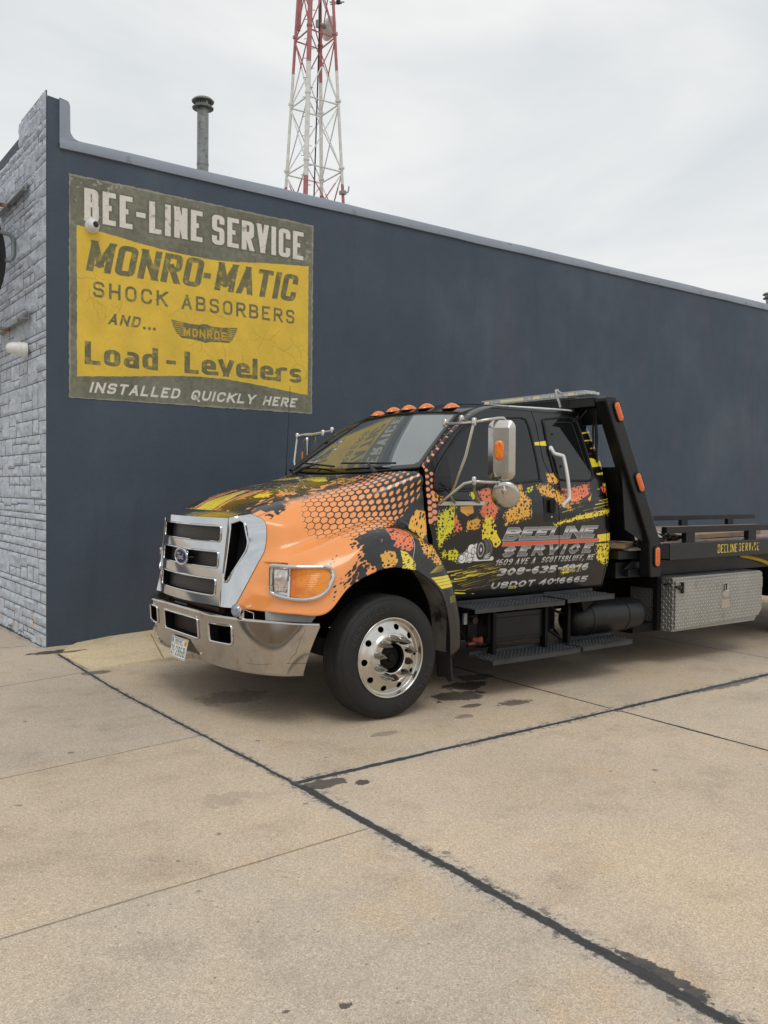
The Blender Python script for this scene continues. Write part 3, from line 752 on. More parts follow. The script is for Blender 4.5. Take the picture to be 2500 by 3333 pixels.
# ================================================================ roof vents
M_zinc = mat('galvanised', (138, 142, 140), .45, .55, var=.22, scale=9, dirt=((104, 104, 100), .5, .7, 14))
M_pit = mat('dark_void', (9, 9, 9), .9, var=0)
def vent(loc, hgt, label):
    t = thing('vent_pipe', label, 'vent', loc, 'vent pipes on the roof')
    x, y, z = loc
    b = MB(); b.lathe([(.09, 0), (.09, hgt)], loc, seg=32); b.lathe([(.094, hgt - .9), (.096, hgt - .88), (.094, hgt - .86)], loc, seg=32); b.build('pipe', M_zinc, t)
    b = MB(); b.lathe([(.088, hgt - .02), (.10, hgt - .01), (.165, hgt - .005), (.170, hgt + .01), (.12, hgt + .045)], loc, seg=36); b.build('collar', M_zinc, t)
    b = MB(); b.lathe([(.118, hgt + .03), (.122, hgt + .13), (.0, hgt + .13)], loc, seg=36); b.build('sleeve', M_zinc, t)
    for k in range(22 if hgt > 2.5 else 0):
        b = MB()
        if k % 6 == 5: continue
        a = 2 * math.pi * k / 22; u = Vector((math.cos(a), math.sin(a), 0)); w = Vector((-u.y, u.x, 0)); o = Vector((x, y, z + hgt + .055))
        q = [o + u * .124 + w * s_ * .010 + Vector((0, 0, h_)) for s_, h_ in ((-1, 0), (1, 0), (1, .038), (-1, .038))]
        b.add(q, [(0, 1, 2, 3)]); b.build('slot', M_pit, t, smooth=0)
    b = MB(); b.lathe([(.12, hgt + .11), (.172, hgt + .10), (.178, hgt + .115), (.14, hgt + .15), (.0, hgt + .175)], loc, seg=36); b.build('cap', M_zinc, t)
vent((3.532, 4.0, 4.76), 2.90, 'tall galvanised vent pipe with slotted cap rising behind the parapet')
vent((19.93, 4.0, 4.76), 2.08, 'short vent cap just showing at the far end of the parapet')

# ================================================================ lattice tower
g = G('tower_paint')
sp = g.n('SeparateXYZ'); g.put(sp.inputs[0], g.co())
zb = g.math('ADD', sp.outputs[2], g.math('MULTIPLY', g.math('SUBTRACT', g.noise(3, 2), .5), .12))
red = g.ramp(g.noise(5, 4), (.3, lin((162, 96, 96))), (.7, lin((184, 122, 120))))
wh = g.ramp(g.noise(6, 5), (.3, lin((206, 206, 200))), (.7, lin((232, 232, 228))))
isred = g.math('ADD', g.math('GREATER_THAN', zb, 15.45), g.math('MULTIPLY', g.math('LESS_THAN', zb, 11.72), g.math('GREATER_THAN', zb, 6.0)))
M_tower = g.set(Base_Color=g.mix(isred, wh, red), Roughness=.55)
TC = Vector((13.15, 16.33, 0)); vdir = Vector((15.65, 25.59, 0)).normalized(); rdir = Vector((vdir.y, -vdir.x, 0))
t = thing('lattice_tower', 'red and white banded steel lattice radio mast behind the building', 'tower', tuple(TC))
def rho(z): return .95 - (z - 12.14) * .0605
def corner(k, z):
    a = R(-15.5) + k * math.pi / 2        # 0 = nearest leg
    return TC + (-vdir * math.cos(a) + rdir * math.sin(a)) * rho(z) + Vector((0, 0, z))
rings = [12.14 + 2.21 * k for k in range(-5, 6)]
for k in range(4):
    b = MB(); b.tube([corner(k, z) for z in [0] + rings + [24.4]], [.078 if k == 0 else .062 if k == 2 else .05] * (len(rings) + 2), 12)
    for z in rings: b.lathe([(.1, -.03), (.1, .03)], corner(k, z + .12), seg=12)
    b.build('leg', M_tower, t)
for z in rings:
    b = MB()
    for k in range(4): b.tube([corner(k, z), corner(k + 1, z)], .027, 6)
    b.build('horizontal_ring', M_tower, t)
for i in range(len(rings) - 1):
    b = MB(); z0, z1 = rings[i] + .05, rings[i + 1] - .05
    for k in range(4):
        b.tube([corner(k, z0), corner(k + 1, z1)], .021, 6); b.tube([corner(k + 1, z0), corner(k, z1)], .021, 6)
    b.build('cross_bracing', M_tower, t)
for q in range(34):
    z = 9.2 + q * .32; b = MB(); p = corner(0, z); s_ = 1 if q % 2 else -1
    b.tube([p, p + rdir * .17 * s_ + vdir * .03], .011, 5)
    b.build('climbing_peg', M_galv, t)
M_cable = mat('black_cable', (24, 24, 27), .55)
b = MB(); b.tube([TC + rdir * (-.02 + .17 * math.sin(z * .02)) * 1 + rdir * ((z - 12) * .022) - vdir * .2 + Vector((0, 0, z)) for z in np.linspace(0, 24, 40)], .026, 6); b.build('feed_cable', M_cable, t)
M_dish = mat('dish_grey', (206, 208, 206), .4)
t2 = thing('dish_antenna', 'white drum dish clamped to the right rear leg of the mast', 'antenna', tuple(corner(2, 17.3)))
o = corner(2, 17.35) + rdir * .16 + vdir * .1
dax = (rdir * .8 + vdir * .55).normalized()
b = MB(); b.lathe([(0, -.02), (.20, .02), (.36, .11), (.40, .16), (.385, .2), (.2, .235), (0, .25)], o, dax, 40); b.build('reflector', M_dish, t2)
b = MB(); b.tube([o, o - dax * .25], .08, 12); b.box((-.05, -.05, -.12), (.05, .05, .12), M=Matrix.Translation(o - dax * .3)); b.build('feed_unit', M_galv, t2)
t2 = thing('whip_antenna', 'slim grey whip antenna on the right leg of the mast', 'antenna', tuple(corner(1, 17.6)), 'antennas on the mast')
p = corner(1, 17.75) + rdir * .17
b = MB(); b.tube([p, p + Vector((0, 0, 3.2))], .035, 8); b.build('rod', M_galv, t2)
b = MB(); b.tube([corner(1, 17.72) - rdir * .12, p + rdir * .2], .02, 6); b.tube([corner(1, 17.65) - rdir * .1, p + rdir * .12 + Vector((0, 0, -.05))], .02, 6); b.box((-.05, -.05, -.07), (.05, .05, .07), M=Matrix.Translation(p)); b.build('clamp', M_blackp, t2)
t2 = thing('panel_antenna', 'dark slim panel antenna on the left leg of the mast', 'antenna', tuple(corner(3, 18)), 'antennas on the mast')
p = corner(3, 18.55) - rdir * .12
b = MB(); b.box((-.09, -.06, -.55), (.09, .06, 1.2), M=Matrix.Translation(p)); b.build('panel', M_blackp, t2, bevel=.02)
b = MB(); b.tube([p + Vector((0, 0, .3)), corner(3, 18.6)], .05, 8); b.tube([corner(3, 16.9) + rdir * .1, corner(3, 18.7) + rdir * .1], .05, 8); b.build('mount', M_tower, t2)
p = corner(1, 11.45)
t2 = thing('side_light', 'small bent bracket arm low on the right leg of the mast', 'bracket', tuple(p))
b = MB(); b.tube([p, p + rdir * .13, p + rdir * .17 + Vector((0, 0, .02)), p + rdir * .2 + Vector((0, 0, .14)), p + rdir * .2 + Vector((0, 0, .22))], .022, 8); b.box((-.09, -.09, -.06), (.09, .09, .06), M=Matrix.Translation(p)); b.build('bracket_arm', M_galv, t2)

# ---------------------------------------------------------------- across the street (seen mirrored in the chrome)
M_brick = mat('street_brick', (164, 146, 128), .85, var=.2, scale=2)
t = thing('street_building', 'low brown brick building across the street from the stone front', 'building', (-26, -8, 0))
b = MB(); b.box((-34, -34, 0), (-26, 16, 3.4)); b.build('wall', M_brick, t, smooth=0)
b = MB(); b.box((-34.2, -34.2, 3.4), (-25.8, 16.2, 3.6)); b.build('cornice', M_cap, t, smooth=0)
YC = -2.97
HC_=[
 [(.38,0,1.475),(.39,.33,1.472),(.46,.62,1.455),(.50,.76,1.40),(.487,.785,1.223),(.42,.785,1.10),(.35,.75,.95),(.29,.70,.805)],
 [(.52,0,1.550),(.53,.35,1.542),(.60,.66,1.50),(.64,.82,1.39),(.61,.87,1.235),(.50,.93,1.12),(.42,.93,.97),(.37,.86,.80)],
 [(.75,0,1.625),(.76,.37,1.612),(.80,.70,1.548),(.84,.85,1.43),(.82,.92,1.29),(.70,1.06,1.20),(.59,1.14,1.02),(.50,1.15,.80)],
 [(1.0,0,1.678),(1.0,.39,1.665),(1.02,.74,1.59),(1.05,.88,1.48),(1.05,.95,1.37),(.98,1.10,1.31),(.84,1.225,1.12),(.70,1.25,.80)],
 [(1.2,0,1.715),(1.2,.40,1.705),(1.22,.79,1.64),(1.25,.92,1.53),(1.25,.98,1.43),(1.23,1.10,1.385),(1.08,1.23,1.26),(.90,1.26,.98)],
 [(1.36,0,1.742),(1.36,.42,1.735),(1.43,.86,1.695),(1.46,.97,1.57),(1.46,1.01,1.44),(1.46,1.10,1.36),(1.36,1.225,1.27),(1.20,1.26,1.085)],
 [(1.45,0,1.755),(1.47,.45,1.758),(1.67,.98,1.775),(1.71,1.02,1.63),(1.73,1.03,1.45),(1.70,1.10,1.25),(1.65,1.22,1.20),(1.46,1.26,1.06)],
]
TAIL=[
 [(1.70,1.10,1.25),(1.65,1.22,1.20),(1.46,1.26,1.06)],
 [(1.80,1.10,1.07),(1.745,1.22,1.085),(1.634,1.26,.946)],
 [(1.90,1.10,.89),(1.85,1.22,.905),(1.733,1.26,.826)],
 [(1.955,1.10,.67),(1.92,1.22,.68),(1.79,1.26,.617)],
 [(1.98,1.10,.40),(1.935,1.22,.44),(1.80,1.26,.40)],
]
CAB= [('lime', [(1.83, 1.438), (1.898, 1.468), (2.008, 1.52), (2.008, 1.376), (1.979, 1.301), (1.883, 1.258), (1.866, 1.198), (1.838, 1.319)], 0.35), ('red', [(2.007, 1.452), (2.047, 1.406), (2.088, 1.344), (2.079, 1.314), (1.999, 1.308)], 0.45), ('amber', [(2.068, 1.512), (2.2, 1.519), (2.209, 1.465), (2.138, 1.435), (2.067, 1.474)], 0.15), ('amber', [(2.138, 1.389), (2.241, 1.418), (2.282, 1.402), (2.263, 1.333), (2.139, 1.328)], 0.4), ('red', [(2.265, 1.619), (2.392, 1.675), (2.421, 1.557), (2.473, 1.494), (2.43, 1.416), (2.367, 1.37), (2.271, 1.465), (2.315, 1.542)], 0.25), ('yellow', [(2.334, 1.441), (2.387, 1.417), (2.4, 1.307), (2.337, 1.293)], 0.2), ('amber', [(2.666, 1.701), (2.744, 1.702), (2.751, 1.622), (2.829, 1.557), (2.827, 1.428), (2.67, 1.397), (2.571, 1.375), (2.559, 1.462), (2.649, 1.525)], 0.35), ('lime', [(2.809, 1.662), (2.889, 1.679), (2.865, 1.63), (2.808, 1.63)], 0.35), ('amber', [(2.947, 1.672), (3.065, 1.689), (3.206, 1.624), (3.302, 1.557), (3.313, 1.49), (3.18, 1.524), (3.133, 1.574), (2.969, 1.623)], 0.35), ('amber', [(3.057, 1.788), (3.2, 1.782), (3.174, 1.699), (3.069, 1.714)], 0.45), ('red', [(3.268, 1.658), (3.558, 1.698), (3.579, 1.609), (3.477, 1.574), (3.401, 1.54), (3.303, 1.574)], 0.25), ('amber', [(3.553, 1.574), (3.618, 1.609), (3.578, 1.548)], 0.1), ('yellow', [(2.964, 2.051), (3.151, 2.075), (3.153, 2.025), (2.964, 2.026)], 0.05), ('yellow', [(3.566, 2.161), (3.753, 2.187), (3.749, 2.17), (3.575, 2.148)], 0.0), ('yellow', [(3.589, 2.093), (3.781, 2.111), (3.778, 2.098), (3.587, 2.082)], 0.0), ('amber', [(3.666, 2.029), (3.801, 2.048), (3.802, 2.03), (3.663, 2.018)], 0.0), ('yellow', [(3.632, 1.934), (3.671, 1.935), (3.808, 1.904), (3.843, 1.917), (3.841, 1.873), (3.653, 1.854)], 0.0), ('yellow', [(3.693, 1.8), (3.801, 1.814), (3.776, 1.787), (3.708, 1.788)], 0.0), ('red', [(3.71, 1.661), (3.79, 1.688), (3.882, 1.662), (3.888, 1.592), (3.814, 1.609), (3.762, 1.644)], 0.5), ('lime', [(3.767, 1.705), (3.877, 1.733), (3.885, 1.671), (3.79, 1.688)], 0.4), ('yellow', [(3.18, 1.37), (3.399, 1.418), (3.627, 1.457), (3.904, 1.486), (3.903, 1.46), (3.628, 1.409), (3.4, 1.388), (3.204, 1.353)], 0.35), ('yellow', [(3.68, 1.254), (3.917, 1.271), (3.921, 1.204), (3.689, 1.189)], 0.15), ('yellow', [(3.678, 1.167), (3.923, 1.183), (3.918, 0.973), (3.726, 1.026)], 0.5), ('lime', [(1.887, 1.152), (2.024, 1.178), (2.087, 1.114), (2.048, 1.085), (1.909, 1.106)], 0.5), ('lime', [(1.842, 1.304), (1.902, 1.272), (1.885, 1.197), (1.856, 1.206)], 0.4), ('yellow', [(3.23095, 0.973775), (3.43535, 0.994775), (3.47875, 0.944375), (3.27295, 0.924075)], 0.5), ('yellow', [(2.624, 0.835), (2.734, 0.845), (2.714, 0.826)], 0.3), ('amber', [(1.785, 1.602), (1.901, 1.595), (1.881, 1.558), (1.813, 1.558)], 0.5), ('lime', [(2.182, 1.619), (2.244, 1.635), (2.222, 1.573), (2.191, 1.573)], 0.4)]
STREAK= [((1.953, 1.001), (2.112, 1.013), 0.0097), ((1.996, 0.973), (2.425, 1.01), 0.0116), ((2.04, 0.943), (2.325, 0.964), 0.0174), ((1.983, 0.919), (2.245, 0.936), 0.0077), ((2.034, 0.986), (2.446, 1.021), 0.0077), ((2.158, 0.964), (2.471, 0.98), 0.0097), ((2.045, 0.831), (2.262, 0.812), 0.0155), ((2.052, 0.853), (2.196, 0.842), 0.0058), ((2.285, 0.95), (2.481, 0.988), 0.0058), ((3.226, 1.457), (3.501, 1.514), 0.0058), ((3.654, 1.522), (3.906, 1.557), 0.0097), ((3.707, 1.557), (3.907, 1.583), 0.0077), ((3.628, 1.488), (3.892, 1.531), 0.0058)]
TXT= {'BEELINE': [(2.521, 1.23), (3.628, 1.235), (2.592, 1.337)], 'SERVICE': [(2.527, 1.097), (3.619, 1.105), (2.56, 1.176)], 'ADDR': [(2.452, 1.029), (3.663, 1.039), (2.485, 1.08)], 'PHONE': [(2.483, 0.942), (3.58, 0.95), (2.506, 1.003)], 'DOT': [(2.424, 0.838), (3.597, 0.835), (2.45, 0.89)], 'stripe': [(2.515, 1.204), (3.699, 1.21)], 'wheel': [(2.29, 1.166), (2.343, 1.164), (2.293, 1.098)], 'smoke': [(2.054, 1.097), (2.407, 1.068), (2.184, 1.211)]}
# ================================================================ tow truck
HZ = np.array([(.70, .98), (.78, 1.0), (1.0, 1.03), (1.12, 1.036), (1.16, 1.046), (1.45, 1.047), (1.57, 1.042), (1.60, 1.030), (1.75, 1.02), (2.2, .925), (2.33, .88), (2.38, .85)])
def hz(z): return np.interp(z, HZ[:, 0], HZ[:, 1])
XF = np.array([(.78, 1.80), (1.26, 1.786), (1.41, 1.741), (1.617, 1.732), (1.794, 1.725), (1.95, 1.905), (2.10, 2.08), (2.20, 2.225), (2.26, 2.345), (2.30, 2.445), (2.33, 2.54), (2.345, 2.63)])
XB = np.array([(.75, 3.209), (1.05, 3.195), (1.47, 3.183), (1.69, 3.149), (1.89, 3.042), (2.1, 3.02), (2.22, 3.012), (2.36, 2.985)])
XC = np.array([(.78, 3.795), (.98, 3.824), (1.38, 3.80), (1.73, 3.77), (1.94, 3.737), (2.15, 3.653), (2.36, 3.57)])
XR = np.array([(.78, 3.845), (.92, 3.90), (1.115, 3.927), (1.49, 3.904), (1.70, 3.872), (1.91, 3.835), (2.19, 3.745), (2.33, 3.655), (2.36, 3.61)])
def P3(x, h, z, s=1): return (x, YC - s * h, z)
def W3(A, s=1):
    A = np.array(A, float); A[..., 1] = YC - s * A[..., 1]; return A
FAR = lambda h: np.where(h > .6, .6 + (h - .6) * .78, h)     # the far fender sits a little closer in
def W4(A, s):
    A = np.array(A, float)
    if s < 0: A[..., 1] = FAR(A[..., 1])
    return W3(A, s)
def P4(x, h, z, s): return P3(x, float(FAR(np.array(h))) if s < 0 else h, z, s)
truck = thing('tow_truck', 'black and orange flatbed tow truck with chrome grille parked beside the dark wall', 'tow truck', (1.25, YC, 0))

# ---- materials
M_chrome = mat('chrome', (205, 207, 209), .07, 1.0, var=.05, scale=4, rvar=.04, dirt=((150, 148, 144), .62, .8, 9))
M_bumper = mat('worn_chrome', (186, 181, 174), .10, 1.0, var=.07, scale=3, rvar=.08, dirt=((150, 138, 120), .5, .8, 7))
M_alu = mat('polished_aluminium', (206, 203, 197), .24, 1.0, var=.06, scale=6, rvar=.08, dirt=((150, 140, 124), .56, .78, 10))
M_steel = mat('stainless', (196, 194, 188), .24, 1.0, var=.06, rvar=.08)
M_black = mat('black_steel', (25, 26, 28), .36, var=.3, scale=3, bump=.1, bscale=40, dirt=((50, 50, 50), .64, .8, 5), spec=.35)
M_blackm = mat('matt_black', (12, 12, 13), .6, var=.3, spec=.25)
M_chassis = mat('greasy_black', (13, 12, 12), .7, var=.4, scale=4, dirt=((46, 38, 31), .58, .75, 6), spec=.25)
M_rubber = mat('rubber_trim', (13, 13, 14), .45, var=.1)
M_amber = G('amber_lens'); M_amber.set(Base_Color=M_amber.mix(M_amber.step(.3, .7, M_amber.noise(40, 3)), lin((226, 106, 22)), lin((244, 138, 40))), Roughness=.18, Coat_Weight=.6); M_amber = M_amber.m
M_tint = mat('tinted_glass', (20, 22, 24), .03, var=.1, scale=1.5, rvar=.015, ior=1.55)
M_shield = mat('windscreen_glass', (120, 128, 128), .015, var=.1, scale=1.2, rvar=.005, ior=2.9, metal=.42)
M_frit = mat('black_frit', (10, 10, 11), .12, var=.1, rvar=.04)
M_silver = mat('silver_paint', (176, 178, 178), .38, .5, var=.06)

# ---- painted wrap: the art is laid out on the panels in metres
ORANGE, AMBER, YELLOW, LIME, REDO, BLK = (248, 158, 84), (240, 176, 62), (244, 220, 58), (226, 220, 48), (240, 126, 80), (17, 17, 18)
CC = dict(lime=LIME, red=REDO, amber=AMBER, yellow=YELLOW)
def holes(cv, amt, seed, sc=62, box=None):
    m = np.zeros(cv.X.shape)
    if np.isscalar(amt) and amt <= 0: return m
    sl = cv.win(*box) if box is not None else (slice(None), slice(None))
    X_, Y_ = cv.X[sl], cv.Y[sl]
    w = worley(X_, Y_, sc, seed); lf = fbm(X_, Y_, 9, 3, seed + 3)
    am = np.asarray(amt if np.isscalar(amt) else amt[sl]); m[sl] = sstep(.02, -.03, w - (am * 1.25 * lf - .12 - .4 * (1 - sstep(0, .22, am))))
    return m
def bbox(P):
    P = np.asarray(P); return (*(P.min(0) - .08), *(P.max(0) + .08))
def ragged(cv, seed, a=.012):
    if not hasattr(cv, 'rg'): cv.rg = (fbm(cv.X, cv.Y, 45, 2, 4) - .5, fbm(cv.X, cv.Y, 45, 2, 13) - .5)
    return (np.roll(cv.rg[0], seed * 37, 1) * a, np.roll(cv.rg[1], seed * 37, 1) * a)
    return ((fbm(cv.X, cv.Y, 45, 2, seed) - .5) * a, (fbm(cv.X, cv.Y, 45, 2, seed + 7) - .5) * a)

cv = Cv(1.58, .72, 4.02, 2.44, 520, BLK)
X, Y = cv.X, cv.Y
for i, (c, pts, hl) in enumerate(CAB):
    m = cv.poly(pts, ragged(cv, i + 2, .003 + .009 * hl))
    m = m * (1 - holes(cv, hl * .92, i * 5 + 1, 32 if hl < .4 else 30, bbox(pts)))
    cv.put(m, np.array(CC[c]) * np.ones(X.shape + (1,)))
    if hl > .2:                                   # spatter thrown off the patch
        P = np.array(pts); cx_, cy_ = P.mean(0); k = 1.22
        m2 = cv.poly([(cx_ + (a - cx_) * k, cy_ + (q - cy_) * k) for a, q in pts], ragged(cv, i + 40, .04)) * holes(cv, .40, i + 60, 55, bbox(pts))
        cv.put(m2, CC[c])
for (a, q, w) in STREAK:
    m = cv.seg(a, q, w, w * .3) * sstep(.36, .44, fbm(X, (Y - (q[1] - a[1]) / (q[0] - a[0]) * X) * 10, 9, 3, 4))
    cv.put(m, YELLOW)
for k in range(46):                               # brushed scratches low on the door
    r_ = random.random(); x0 = 1.95 + random.random() * .5; z0 = .84 + random.random() * .2
    l = .08 + .2 * random.random()
    cv.put(cv.seg((x0, z0), (x0 + l, z0 + l * (.12 + .05 * r_)), .0045 * random.random() + .001, .0005) * .9, (224, 200, 50))
for k in range(26):
    x0 = 3.25 + random.random() * .6; z0 = 1.36 + random.random() * .22; l = .04 + .14 * random.random()
    cv.put(cv.seg((x0, z0), (x0 + l, z0 + l * .18), .004 * random.random() + .001, .0005) * .9, random.choice([YELLOW, AMBER]))
for k in range(30):
    x0 = 3.6 + random.random() * .2; z0 = 1.82 + random.random() * .3
    cv.put(cv.seg((x0, z0), (x0 + .05 * random.random(), z0 + .003), .004, .001) * .8, random.choice([YELLOW, AMBER, (150, 150, 140)]))
# honeycomb dots running up the windscreen pillar and around the hinge
for j in range(2):
    for k in range(19):
        t_ = k / 18.0
        z0 = 1.40 + t_ * .88 + j * .022
        x0 = float(np.interp(z0, XF[:, 0], XF[:, 1])) + (.022 + j * .046 if z0 < 1.80 else -.030 - .040 * (1 - j))
        s_ = .027 * (1 - t_) ** .8 + .003
        pts = [(x0 + s_ * math.cos(a), z0 + s_ * .72 * math.sin(a)) for a in np.linspace(0, 2 * math.pi, 7)[:-1]]
        if z0 < 2.28: cv.put(cv.poly(pts), (242, 158, 118))
# lettering
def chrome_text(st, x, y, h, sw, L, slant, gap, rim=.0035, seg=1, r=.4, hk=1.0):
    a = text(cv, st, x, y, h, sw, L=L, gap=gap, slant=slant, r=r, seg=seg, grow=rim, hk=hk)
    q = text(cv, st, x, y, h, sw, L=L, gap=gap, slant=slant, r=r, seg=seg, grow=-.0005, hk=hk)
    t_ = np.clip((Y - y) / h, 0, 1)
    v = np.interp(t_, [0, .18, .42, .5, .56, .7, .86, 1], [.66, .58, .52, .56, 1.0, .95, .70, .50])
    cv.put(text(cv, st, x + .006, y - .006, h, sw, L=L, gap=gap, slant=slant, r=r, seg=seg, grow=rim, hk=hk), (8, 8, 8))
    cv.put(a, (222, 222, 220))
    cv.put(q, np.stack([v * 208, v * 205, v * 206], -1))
def small_text(st, x, y, h, sw, L, slant, gap, r=.4, hk=1.4):
    q = text(cv, st, x, y, h, sw, L=L, gap=gap, slant=slant, r=r, seg=1, hk=hk)
    t_ = np.clip((Y - y) / h, 0, 1); v = np.interp(t_, [0, .3, .45, .55, .8, 1], [.80, .72, .80, 1.05, .95, .80])
    cv.put(text(cv, st, x, y, h, sw, L=L, gap=gap, slant=slant, r=r, seg=1, grow=.004, hk=hk), (10, 10, 10))
    cv.put(q, np.stack([v * 212, v * 208, v * 204], -1))
sl = .62
bx, bz = TXT['BEELINE'][0]; ex = TXT['BEELINE'][1][0]
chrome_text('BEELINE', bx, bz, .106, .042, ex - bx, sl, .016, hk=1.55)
sx, sz = TXT['stripe'][0]
m = cv.poly([(sx, sz - .016), (TXT['stripe'][1][0], sz - .012), (TXT['stripe'][1][0] + .01, sz + .014), (sx + .01, sz + .012)])
cv.put(cv.poly([(sx, sz - .022), (TXT['stripe'][1][0], sz - .018), (TXT['stripe'][1][0] + .01, sz + .020), (sx + .01, sz + .018)]), (150, 146, 144))
cv.put(m, (228, 92, 58))
bx, bz = TXT['SERVICE'][0]; ex = TXT['SERVICE'][1][0]
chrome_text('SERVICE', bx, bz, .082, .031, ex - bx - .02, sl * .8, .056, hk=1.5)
bx, bz = TXT['ADDR'][0]
small_text('1609 AVE A', bx, bz, .053, .0135, .455, sl, .011); small_text('SCOTTSBLUFF, NE', bx + .53, bz + .003, .051, .0135, .66, sl, .011)
bx, bz = TXT['PHONE'][0]; small_text('308-635-1916', bx, bz,  .063, .026, TXT['PHONE'][1][0] - bx, sl * .8, .015)
bx, bz = TXT['DOT'][0]; small_text('USDOT', bx, bz, .054, .021, .50, sl * .8, .014); small_text('4016665', bx + .56, bz, .054, .021, .60, sl * .8, .012)
# spinning tyre with smoke
wx, wz = TXT['wheel'][0]
m = cv.poly([(2.29, 1.33), (2.33, 1.42), (2.40, 1.43), (2.45, 1.37), (2.455, 1.30), (2.51, 1.22), (2.46, 1.18), (2.36, 1.20), (2.30, 1.25)], ragged(cv, 3, .02)); m = m * (1 - holes(cv, .3, 12, 26, (2.2, 1.1, 2.6, 1.5)))
cv.put(m, YELLOW)
for k in range(60):
    q = random.random(); r_ = .018 + .024 * random.random()
    x0 = wx - .06 - .17 * q + .02; z0 = wz - .055 - .02 * random.random() + (.10 * random.random()) * (1 - q)
    cv.put(cv.seg((x0, z0), (x0 + .001, z0), r_ * 2 + .008), (70, 70, 70)); cv.put(cv.seg((x0, z0), (x0 + .001, z0), r_ * 2), (236, 236, 234))
for k in range(16):
    x0 = wx - .05 + .012 * k; cv.put(cv.seg((x0, wz - .075), (x0 + .001, wz - .075), .034), (232, 232, 230))
el = lambda rx, rz, dx=0: [(wx + dx + rx * math.cos(a), wz + rz * math.sin(a)) for a in np.linspace(0, 2 * math.pi, 40)[:-1]]
for dx in np.linspace(.085, 0, 12): cv.put(cv.poly(el(.05, .082, dx)), (52, 52, 53) if int(dx * 1000) % 3 else (120, 120, 120))
for k in range(7): cv.put(cv.seg((wx + .10 - .01 * (k % 3), wz - .03 - .006 * k), (wx + .04, wz - .055 - .004 * k), .006, .001), (232, 232, 230))
cv.put(cv.poly(el(.05, .082)), (28, 28, 28)); cv.put(cv.poly(el(.036, .06)), (170, 170, 170)); cv.put(cv.poly(el(.026, .046)), (60, 60, 60)); cv.put(cv.poly(el(.010, .018)), (220, 220, 220))
M_side = imgmat('cab_wrap', cv.image('cab_art'), .2, coat=.3, wear=.1)
SIDE = cv
def side_uv(A): return np.stack([(A[..., 0] - SIDE.x0) / (SIDE.x1 - SIDE.x0), (A[..., 2] - SIDE.y0) / (SIDE.y1 - SIDE.y0)], -1)

# ---- hood + fenders wrap, in (x, distance from the centreline)
cv = Cv(.26, 0.0, 2.02, 2.12, 470, ORANGE)
X, S = cv.X, cv.Y
cv.px = cv.px * (0.985 + .03 * fbm(X, S, 2, 3, 6)[..., None])
# black spreads from the rear
hex_d = None
hw, hh = .036, .0245                              # half cell sizes
def hexsdf(X, S):
    u, v = X / hw, S / hh * .8660254
    best = np.full(X.shape, 9.0)
    for ox, oy in ((0, 0), (1.5, .8660254)):
        a = np.abs(np.mod(u - ox + 1.5, 3.0) - 1.5); q = np.abs(np.mod(v - oy + .8660254, 1.7320508) - .8660254)
        best = np.minimum(best, np.maximum(q, a * .8660254 + q * .5))
    return best / .8660254                        # 1 on the cell edge
hx = hexsdf(X + .01 * (vnoise(X, S, 3, 2) - .5), S)
dens = (X - .78) / .80 - .20 * np.abs(S - .95) / .35 - .25 * np.clip(S - 1.0, 0, 1) + .12 * (fbm(X, S, 3, 3, 8) - .5)
thick = np.interp(dens, [-.06, 0.0, .12, .45, .7, 1.0, 1.2], [0, .06, .10, .20, .34, .52, .74])
region = sstep(.60, .66, S + .22 * (X - 1.1)) * sstep(1.40, 1.30, S + .15 * (fbm(X, S, 9, 3, 3) - .5)) * sstep(.70, .86, X + .10 * vnoise(X, S, 14, 9) - .25 * (S - .95))
thick = thick * region; line = sstep(1 - thick - .03, 1 - thick + .02, hx) * (thick > .015)
cv.put(line, BLK)
